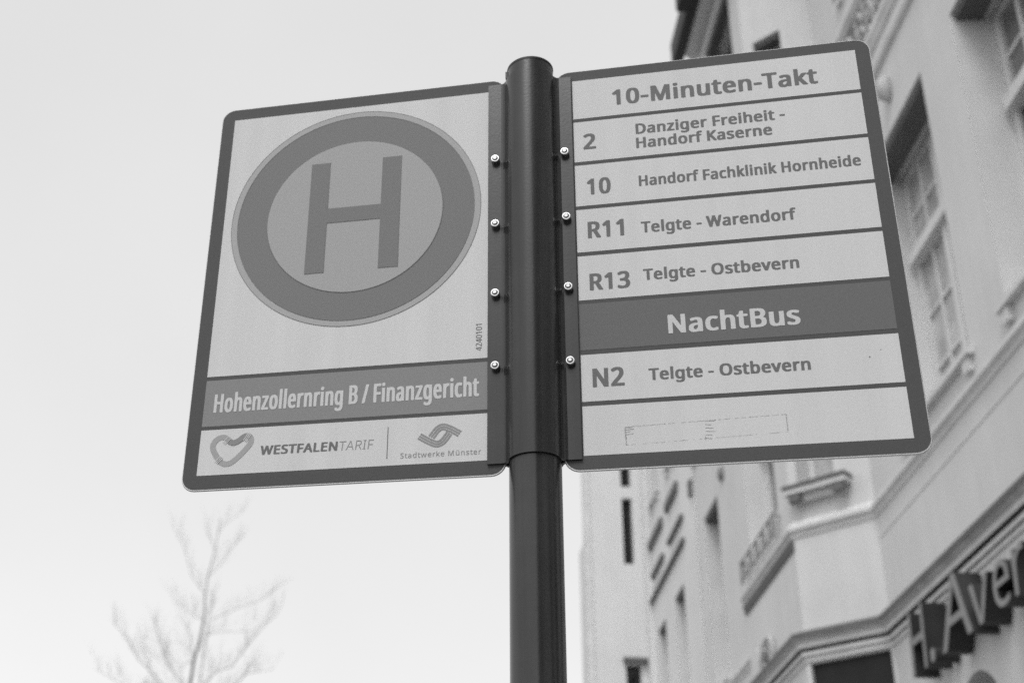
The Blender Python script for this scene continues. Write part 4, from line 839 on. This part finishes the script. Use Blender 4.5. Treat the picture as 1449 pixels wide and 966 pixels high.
# body behind the facade: ends, back and top
BK = hp(0, 4.2).y
for q in ([(A0.x, A0.y, 0), (A0.x, A0.y, ZT), (A0.x, BK, ZT), (A0.x, BK, 0)], [(E1.x, E1.y, 0), (E1.x, BK, 0), (E1.x, BK, ZT), (E1.x, E1.y, ZT)],
          [(A0.x, BK, 0), (A0.x, BK, ZT), (E1.x, BK, ZT), (E1.x, BK, 0)]):
    wall.add(q, [(0, 1, 2, 3)])
wall.build('wall', [M['plaster'], M['reveal']], house)
# wing added out of view behind the viewer for a dark reflection on the pole
wg = MB()
wx1 = A0.x - 0.2
wg.box(wx1 - 9.0, wx1, -14.0, 4.05, 0.0, ZT - 0.9)
wg.build('reflection_block', M['brick'], house)
# dark rooms behind the shop openings and windows
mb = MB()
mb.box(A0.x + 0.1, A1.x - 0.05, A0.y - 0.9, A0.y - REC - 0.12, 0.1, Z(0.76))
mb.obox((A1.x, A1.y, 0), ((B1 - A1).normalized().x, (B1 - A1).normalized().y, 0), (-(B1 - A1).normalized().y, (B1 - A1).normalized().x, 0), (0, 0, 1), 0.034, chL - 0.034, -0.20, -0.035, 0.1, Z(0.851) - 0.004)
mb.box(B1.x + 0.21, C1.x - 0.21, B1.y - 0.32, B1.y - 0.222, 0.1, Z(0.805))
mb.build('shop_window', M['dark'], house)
# roof
rz = ZT + 0.16
rf = MB()
e_ = 0.02
v = [(A0.x, A0.y + 0.25, rz), (E1.x, E1.y + 0.25, rz), (E1.x, BK, rz), (A0.x, BK, rz),
     (A0.x, A0.y - 2.2, rz + 3.2), (E1.x, E1.y - 2.2, rz + 3.2), (E1.x, BK, rz + 3.2), (A0.x, BK, rz + 3.2)]
rf.add(v, [(0, 1, 5, 4), (0, 4, 7, 3), (1, 2, 6, 5), (3, 7, 6, 2), (4, 5, 6, 7), (0, 3, 2, 1)])
rf.build('roof', M['roof'], house)
# windows of the main wall
for i, (a, b) in enumerate(spans):
    u0, u1 = (a - S_MIN) * K, (b - S_MIN) * K
    make_window(house, A0, A1, u0, u1, wz0, wz1, REC, rail=0.62, lower_dark=(i == 1), bars_v=True, glass='curtain' if i != 1 else 'glass')
    make_window(house, A0, A1, u0, u1, Z(2.46), Z(2.95), REC)
make_window(house, A1, B1, ch_u0, ch_u1, Z(1.262), Z(1.87), 0.24, rail=0.62, mull=False, bars=0, sill=False, glass='curtain', w=0.05, split=0.30)
make_window(house, A1, B1, ch_u0 + 0.01, ch_u1 - 0.03, Z(2.30), Z(2.606), 0.24, rail=0, mull=False, bars=0, glass='glassdark', w=0.05)
make_window(house, B1, C1, fL * 0.22, fL * 0.80, Z(1.262), Z(1.87), 0.22, bars=0, sill=False)
make_window(house, B1, C1, fL * 0.20, fL * 0.85, Z(2.42), Z(2.96), 0.22, bars=0, glass='glassdark')
make_window(house, D1p, E1, e0, e0 + 0.23 * K, Z(1.2), Z(1.826), 0.26)
make_window(house, D1p, E1, e0, e0 + 0.23 * K, Z(2.4), Z(2.95), 0.26)

# mouldings
k3 = lambda pr: [(o * K, Z(z)) for o, z in pr]
low = k3([(0.0, 0.855), (0.004, 0.855), (0.004, 0.866), (0.009, 0.8665), (0.0095, 0.876), (0.0045, 0.8765), (0.0045, 0.881), (0.015, 0.884), (0.016, 0.896),
          (0.020, 0.899), (0.0225, 0.9025), (0.029, 0.9055), (0.031, 0.906), (0.031, 0.9145), (0.0, 0.928)])
mould('cornice', house, path_all, low, [M['stucco'], M['flash_shade'], M['cove']], [0, 0, 1, 0, 1, 1, 1, 0, 2, 2, 2, 1, 1, 1])  # zinc along the top edge; groove faces coloured dark as painted shade
bandp = k3([(0.0, 1.146), (0.003, 1.147), (0.005, 1.155), (0.011, 1.162), (0.013, 1.163), (0.013, 1.173), (0.009, 1.178), (0.0, 1.187)])
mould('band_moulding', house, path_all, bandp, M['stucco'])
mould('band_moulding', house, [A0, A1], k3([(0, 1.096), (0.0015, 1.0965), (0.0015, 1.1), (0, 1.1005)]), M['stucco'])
mould('band_moulding', house, [B1, C1], k3([(0.0, 1.120), (0.004, 1.121), (0.009, 1.143), (0.0, 1.144)]), M['moulddark'])  # dark strip standing in for the shade under the bay band
friezep = k3([(0.0, 2.070), (0.006, 2.072), (0.011, 2.082), (0.011, 2.092), (0.004, 2.096), (0.0035, 2.110)])
mould('frieze_moulding', house, path_all, friezep, M['stucco'])
mould('frieze_moulding', house, path_all, k3([(0.0, 2.140), (0.004, 2.142), (0.010, 2.160), (0.013, 2.166), (0.013, 2.182), (0.004, 2.190), (0.0, 2.1905)]), M['stucco'])
fr = mould('frieze', house, path_all, k3([(0.0, 2.196), (0.003, 2.196), (0.003, 2.296), (0.0, 2.2965)]), M['frieze'])
mould('frieze_moulding', house, path_all, k3([(0.0, 2.300), (0.008, 2.303), (0.018, 2.318), (0.018, 2.334), (0.0, 2.345)]), M['stucco'])
# scroll reliefs on the frieze
orn = MB()
rnd = random.Random(11)
for i in range(26):
    s = 0.7 + i * 0.08
    c = hp(s, 1.0)
    for k in range(4):
        u = rnd.uniform(-0.028, 0.028) * K; zz = Z(2.246 + rnd.uniform(-0.035, 0.035)); r = rnd.uniform(0.05, 0.095)
        pts = [(c.x + u + r * math.cos(t_ * 0.7), c.y + 0.003 * K + 0.012, zz + r * math.sin(t_ * 0.7)) for t_ in range(10)]
        orn.tube(pts, [0.03 * (1 - 0.06 * j) for j in range(10)], 6)
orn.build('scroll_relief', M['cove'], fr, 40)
# eaves: dark boarded soffit over the bay, with a light moulding below it
mould('eave_moulding', house, path_all, k3([(0.0, 3.030), (0.041, 3.030), (0.041, 3.045), (0.0, 3.046)]), M['reveal'])
gut = lambda o: k3([(0.0415, 3.026), (o - 0.004, 3.024), (o, 3.030), (o, 3.11), (0.0415, 3.16)])
mould('eaves', house, [A0, A1, B1, hp(3.24, XB)], gut(0.106), M['eave'])
mould('eaves', house, [hp(3.2405, XB), hp(3.49, XB)], gut(0.076), M['eave'])
mould('eaves', house, [D1p, E1], gut(0.076), M['eave'])
# chamfer window: bracketed sill
d = (B1 - A1).normalized(); nr = Vector((-d.y, d.x))
Bv = Vector((A1.x, A1.y, 0)); av = Vector((d.x, d.y, 0)); bv_ = Vector((nr.x, nr.y, 0)); cv = Vector((0, 0, 1))
mb = MB()
mb.obox(Bv, av, bv_, cv, 0.17, chL - 0.01, 0.002, 0.12, Z(1.243), Z(1.256))
mb.obox(Bv, av, bv_, cv, 0.21, chL - 0.04, 0.002, 0.06, Z(1.225), Z(1.2425))
mb.build('sill', M['stucco'], house)
mb = MB()
mb.obox(Bv, av, bv_, cv, 0.16, chL - 0.002, 0.002, 0.135, Z(1.2565), Z(1.264))
for u in (0.19, chL - 0.15):
    mb.obox(Bv, av, bv_, cv, u, u + 0.10, 0.0625, 0.115, Z(1.222), Z(1.2425))
mb.build('sill_cover', M['flash_shade'], house)
# bay front: wrought window guard with scrolls
mb = MB()
y0 = B1.y + 0.06
x0, x1 = B1.x + fL * 0.20, B1.x + fL * 0.90
for zz in (1.198, 1.248): mb.tube([(x0, y0, Z(zz)), (x1, y0, Z(zz))], 0.009, 8)
for xx in (x0, x1):
    mb.tube([(xx, y0, Z(1.190)), (xx, y0, Z(1.252))], 0.014, 8)
    mb.tube([(xx, B1.y - 0.01, Z(1.245)), (xx, y0, Z(1.245))], 0.012, 6)
nn = 5
for k in range(nn):
    cx = x0 + (x1 - x0) * (k + 0.5) / nn
    pts = [(cx + 0.075 * math.cos(a * 0.5) * (1 - a * 0.02), y0, Z(1.223) + 0.075 * math.sin(a * 0.5) * (1 - a * 0.02)) for a in range(17)]
    mb.tube(pts, 0.008, 6)
mb.build('window_guard', M['irongrey'], house, 40)
# plaster ornaments: oval wreath and leaf on the bay, rosettes, drop over the window
def torus(mb, c, rx, rz_, r, n=24):
    mb.tube([(c[0] + rx * math.cos(2 * math.pi * k / n), c[1], c[2] + rz_ * math.sin(2 * math.pi * k / n)) for k in range(n + 1)], r, 8)
mb = MB()
c = hp(3.22, XB)
torus(mb, (c.x, c.y + 0.03, Z(0.955)), 0.17, 0.15, 0.018)
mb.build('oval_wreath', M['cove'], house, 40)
mb = MB()
for k in range(5):
    a = R(-60 + 30 * k)
    mb.tube([(c.x + 0.22, c.y + 0.02, Z(0.945)), (c.x + 0.22 + 0.18 * math.sin(a), c.y + 0.05, Z(0.945) + 0.2 * math.cos(a))], [0.04, 0.015], 6)
mb.build('leaf_relief', M['cove'], house, 40)
mb = MB()
c = hp(2.36, 1.0)
mb.tube([(c.x, c.y + 0.02, Z(2.02)), (c.x, c.y + 0.05, Z(1.995)), (c.x, c.y + 0.045, Z(1.97)), (c.x, c.y + 0.02, Z(1.955))], [0.03, 0.07, 0.055, 0.015], 12)
mb.build('drop_relief', M['cove'], house, 40)
for s, z in ((3.86, 1.62), (4.18, 1.86), (3.98, 1.33), (3.80, 1.345)):
    mb = MB(); c = hp(s, 1.0)
    mb.lathe([(0.10, 0.0), (0.09, 0.03), (0.05, 0.05), (0.02, 0.055)], 14, (c.x, c.y, Z(z)), 'Y')
    for i, vv in enumerate(mb.v): mb.v[i] = (vv[0], 2 * c.y - vv[1], vv[2])
    mb.build('rosette', M['frieze'], house, 40)

# ---- raised shop letters -----------------------------------------------------
shop = street_empty('shop_sign', 2.4 * K, -1.0 * K)
tag(shop, 'raised shop letters with dark sides reading H. Aver under the lower cornice', 'shop sign')
def shop_letter(ch, s_left, s_right, base, height):
    v, f = text_mesh(ch, 'plain', 0.12, 1.0, 0.5)
    xs = [p[0] for p in v]; ys = [p[1] for p in v]
    a, b, lo, hi = min(xs), max(xs), min(ys), max(ys)
    w = []
    for x, y, z in v:
        s = s_left + (s_right - s_left) * (x - a) / (b - a)
        w.append(((s - 2.4) * K, 0.012 + (z + 0.5) * 0.163, Z(base) + (y - lo) / (hi - lo) * height * K))
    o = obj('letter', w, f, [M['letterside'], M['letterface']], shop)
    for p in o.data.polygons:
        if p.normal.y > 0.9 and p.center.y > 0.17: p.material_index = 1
    return o
shop_letter('H', 2.575, 2.482, 0.727, 0.122)
shop_letter('.', 2.474, 2.450, 0.727, 0.026)
shop_letter('A', 2.412, 2.268, 0.727, 0.122)
shop_letter('v', 2.258, 2.176, 0.727, 0.076)
shop_letter('e', 2.162, 2.096, 0.727, 0.076)
shop_letter('r', 2.084, 2.030, 0.727, 0.076)

# ---- the houses further along --------------------------------------------------
hb = street_empty('terraced_house', 4.65 * K, -1.0 * K)
tag(hb, 'pale house with rows of dark horizontal mouldings, left of the bay house', 'building')
OB = Vector((4.65 * K, -1.0 * K))
b0, b1 = P2(4.65, 1.0) - OB, P2(5.80, 1.0) - OB
wb = MB()
sw = lambda s: (s - 4.65) * K
zb = Z(3.02)
opb = [(sw(4.935), sw(5.13), Z(1.2), Z(1.737)), (sw(5.345), sw(5.53), Z(1.2), Z(1.727)), (sw(4.935), sw(5.13), Z(2.3), Z(2.8)), (sw(5.345), sw(5.53), Z(2.3), Z(2.8))]
wall_grid(wb, b0, b1, 0, zb, opb, 0.25)
for q in ([(b0.x, b0.y, 0), (b0.x, b0.y, zb), (b0.x, -11, zb), (b0.x, -11, 0)], [(b1.x, b1.y, 0), (b1.x, -11, 0), (b1.x, -11, zb), (b1.x, b1.y, zb)], [(b0.x, -11, 0), (b0.x, -11, zb), (b1.x, -11, zb), (b1.x, -11, 0)]):
    wb.add(q, [(0, 1, 2, 3)])
wb.build('wall', [M['plaster2'], M['reveal']], hb)
rf = MB()
rf.add([(b0.x, 0.2, zb), (b1.x, 0.2, zb), (b1.x, -11, zb), (b0.x, -11, zb), (b0.x, -5.5, zb + 2.2), (b1.x, -5.5, zb + 2.2)], [(0, 1, 5, 4), (2, 3, 4, 5), (0, 4, 3), (1, 2, 5), (0, 3, 2, 1)])
rf.build('roof', M['roof'], hb)
for a, b, c_, d_ in opb: make_window(hb, b0, b1, a, b, c_, d_, 0.25, bars=0)
def ledge(s0, s1, z0, z1, out):
    mb = MB(); mb.box(sw(s0), sw(s1), 0.002, out, Z(z0), Z(z1)); return mb.build('ledge', M['moulddark'], hb)
ledge(4.925, 5.175, 2.118, 2.156, 0.05); ledge(5.28, 5.60, 2.108, 2.146, 0.05)
ledge(4.86, 5.16, 1.972, 1.990, 0.05); ledge(5.29, 5.565, 1.966, 1.988, 0.05)
ledge(4.86, 5.64, 1.874, 1.893, 0.05)
ledge(4.66, 4.70, 1.99, 2.05, 0.04)
mb = MB(); mb.box(sw(5.62), sw(5.70), 0.002, 0.06, 0.0, zb - 0.1); mb.build('pilaster', M['plaster2'], hb)

hc_ = street_empty('gable_house', 5.80 * K, -0.77 * K)
tag(hc_, 'plain pale house end wall with one tall narrow dark window just right of the pole', 'building')
c0, c1 = Vector((0.003, (-1.0 + 0.77) * K - 8)), Vector((0.003, 0.0))
# end wall faces the viewer: outward is -x, so travel from the street side inwards reversed
wc = MB()
Lc = (c1 - c0).length
zc_ = Z(3.15)
ux = lambda X: Lc - (X - 0.77) * K            # plan distance from c0 along c0->c1
opc = [(ux(0.958), ux(0.912), Z(2.122), Z(2.445)), (ux(0.958), ux(0.912), Z(2.503), Z(2.80)), (ux(0.965), ux(0.900), Z(1.15), Z(1.655))]
wall_grid(wc, c0, c1, 0, zc_, opc, 0.12)
f1 = Vector((0.55, 0.0))
opf = []
wall_grid(wc, c1, f1, 0, zc_, opf, 0.2)
for q in ([(0.55, 0, 0), (0.55, c0.y, 0), (0.55, c0.y, zc_), (0.55, 0, zc_)], [(0.003, c0.y, 0), (0.003, c0.y, zc_), (0.55, c0.y, zc_), (0.55, c0.y, 0)]):
    wc.add(q, [(0, 1, 2, 3)])
wc.build('wall', [M['plaster2'], M['reveal']], hc_)
rf = MB()
rf.add([(-0.1, 0.2, zc_), (0.55, 0.2, zc_), (0.55, c0.y, zc_), (-0.1, c0.y, zc_), (-0.1, c0.y / 2, zc_ + 2), (0.55, c0.y / 2, zc_ + 2)], [(0, 1, 5, 4), (2, 3, 4, 5), (0, 4, 3), (1, 2, 5), (0, 3, 2, 1)])
rf.build('roof', M['roof'], hc_)
for a, b, z0, z1 in opc: make_window(hc_, c0, c1, a, b, z0, z1, 0.12, rail=0, mull=False, bars=0, sill=False, glass='glassdark', w=0.022, frame='iron', box=False)
mb = MB(); mb.box(-0.10, 0.0, -(0.995 - 0.77) * K, -(0.888 - 0.77) * K, Z(1.662), Z(1.682)); mb.build('lintel', M['moulddark'], hc_)
mb = MB(); mb.box(0.16, 0.40, 0.003, 0.10, 0.0, Z(2.9)); mb.build('corner_strip', M['stucco'], hc_)

LD = 2.6
hd = street_empty('far_house', 8.05 * K - LD, -0.985 * K)
tag(hd, 'farthest pale house, a sliver showing low down beside the pole', 'building')
wd = MB()
zd = Z(3.0)
opd = [(0.8 + 2.4 * k, 1.8 + 2.4 * k, z0, z1) for k in range(1) for z0, z1 in ((Z(0.2), Z(0.75)), (Z(1.3), Z(1.85)))]
q0, q1 = Vector((0, 0)), Vector((LD, 0))
wall_grid(wd, q0, q1, 0, zd, opd, 0.2)
for q in ([(0, 0, 0), (0, 0, zd), (0, -9, zd), (0, -9, 0)], [(LD, 0, 0), (LD, -9, 0), (LD, -9, zd), (LD, 0, zd)], [(0, -9, 0), (0, -9, zd), (LD, -9, zd), (LD, -9, 0)]):
    wd.add(q, [(0, 1, 2, 3)])
wd.build('wall', [M['plaster2'], M['reveal']], hd)
rf = MB()
rf.add([(0, -0.3, zd), (LD, -0.3, zd), (LD, -9, zd), (0, -9, zd), (0, -4.5, zd + 0.4), (LD, -4.5, zd + 0.4)], [(0, 1, 5, 4), (2, 3, 4, 5), (0, 4, 3), (1, 2, 5), (0, 3, 2, 1)])
rf.build('roof', M['roof'], hd)
for a, b, z0, z1 in opd: make_window(hd, q0, q1, a, b, z0, z1, 0.2, bars=0)

# ------------------------------------------------------------------ bare tree
TD = 44.0
def tpx(x, y):
    """crop pixel of the tree -> point at the tree's distance, relative to its base"""
    px, py = 100 + x * 360 / 1307, 700 + y * 360 / 1307
    dv = fwd + rr * ((px - (724.5 - 184.76)) / 1900) - uu * ((py - (483 + 87.2)) / 1900)
    dv = dv * (TD / dv.y)
    return Vector((dv.x, 0, dv.z + CAM_Z))
base = tpx(600, 1300); bx = base.x
tree = empty('bare_tree', (bx, TD, 0))
tag(tree, 'tall leafless tree with fine upward twigs against the pale sky, lower left', 'tree')
rnd = random.Random(5)
def loc(x, y, dep=0.0):
    p = tpx(x, y); return Vector((p.x - bx, dep, p.z))
tk = MB()
lead = [(600, 1300), (603, 1100), (615, 966), (630, 860), (665, 740), (690, 600), (690, 520), (705, 420), (740, 290), (770, 120)]
lp_ = [Vector((0.25, 0, -0.2)), Vector((0.2, 0.1, 4.0)), Vector((0.1, 0, 8.0))] + [loc(*p) for p in lead[1:]]
lr = [0.26, 0.22, 0.14, 0.070, 0.055, 0.048, 0.040, 0.033, 0.027, 0.022, 0.016, 0.010]
tk.tube(lp_, lr, 10)
tk.build('trunk', M['bark'], tree, 60)
br = MB()
def twigs(path, r, lvl):
    """side twigs along a branch"""
    if lvl == 0: return
    n = len(path)
    for i in range(1, n):
        for _ in range(5 if lvl > 1 else 3):
            t = rnd.random()
            p = path[i - 1].lerp(path[i], t)
            dr = (path[i] - path[i - 1]).normalized()
            side = Vector((rnd.uniform(-1, 1), rnd.uniform(-1, 1), rnd.uniform(-0.1, 0.7))).normalized()
            q = (dr * 0.75 + side * 0.6 + Vector((0, 0, 0.4))).normalized()
            Lg = rnd.uniform(0.35, 0.95) * (1.0 if lvl > 1 else 0.6)
            pp = [p]
            for k in range(3):
                q = (q + Vector((rnd.uniform(-.25, .25), rnd.uniform(-.25, .25), rnd.uniform(-.05, .25)))).normalized()
                pp.append(pp[-1] + q * Lg / 3)
            br.tube(pp, [r * 0.36, r * 0.28, r * 0.20, r * 0.10], 5)
            twigs(pp, r * 0.6, lvl - 1)
main = [
    ([(690, 510), (620, 410), (580, 260), (540, 190)], 0.026), ([(705, 420), (760, 370), (830, 270), (890, 205)], 0.020),
    ([(725, 640), (850, 580), (980, 530), (1050, 470)], 0.026), ([(690, 720), (750, 705), (930, 700), (1060, 620)], 0.024),
    ([(690, 966), (740, 910), (830, 880), (930, 740), (1070, 600)], 0.040), ([(615, 1060), (470, 966), (340, 830), (290, 720), (205, 630)], 0.040),
    ([(610, 1030), (570, 966), (480, 840), (460, 760), (430, 640)], 0.036), ([(650, 1060), (670, 966), (690, 820), (720, 650), (735, 600)], 0.040),
    ([(680, 640), (640, 620), (575, 565), (520, 530)], 0.024), ([(630, 860), (610, 690), (540, 590)], 0.024), ([(630, 860), (580, 850), (550, 900), (480, 860), (360, 740)], 0.022),
    ([(640, 820), (560, 750), (440, 740), (340, 700)], 0.016), ([(605, 1100), (800, 1000), (900, 900), (1040, 870)], 0.036), ([(605, 1150), (420, 1040), (250, 960), (120, 880)], 0.036),
    ([(740, 290), (720, 220), (700, 150)], 0.014), ([(755, 200), (800, 150), (900, 85)], 0.016), 
    ([(603, 1180), (700, 1050), (860, 960), (930, 860)], 0.03), ([(603, 1200), (480, 1080), (420, 960), (410, 880)], 0.03)]
for pts, r in main:
    dp = rnd.uniform(-0.9, 0.9)
    pa = [loc(x, y, dp * i / (len(pts) - 1)) for i, (x, y) in enumerate(pts)]
    r *= 0.42
    br.tube(pa, [r * (1 - 0.6 * i / (len(pa) - 1)) for i in range(len(pa))], 6)
    twigs(pa, r * 0.55, 2)
# lower crown, below the frame
for k in range(16):
    z = rnd.uniform(6.0, 10.5); a = rnd.uniform(0, 6.28); Lg = rnd.uniform(2.0, 3.6)
    p = Vector((0.12, 0, z)); pa = [p]
    q = Vector((math.cos(a), math.sin(a), 0.6)).normalized()
    for i in range(4):
        q = (q + Vector((rnd.uniform(-.15, .15), rnd.uniform(-.15, .15), 0.12))).normalized(); pa.append(pa[-1] + q * Lg / 4)
    br.tube(pa, [0.06, 0.05, 0.04, 0.03, 0.015], 6)
    twigs(pa, 0.024, 2)
br.build('branch', M['bark'], tree, 60)
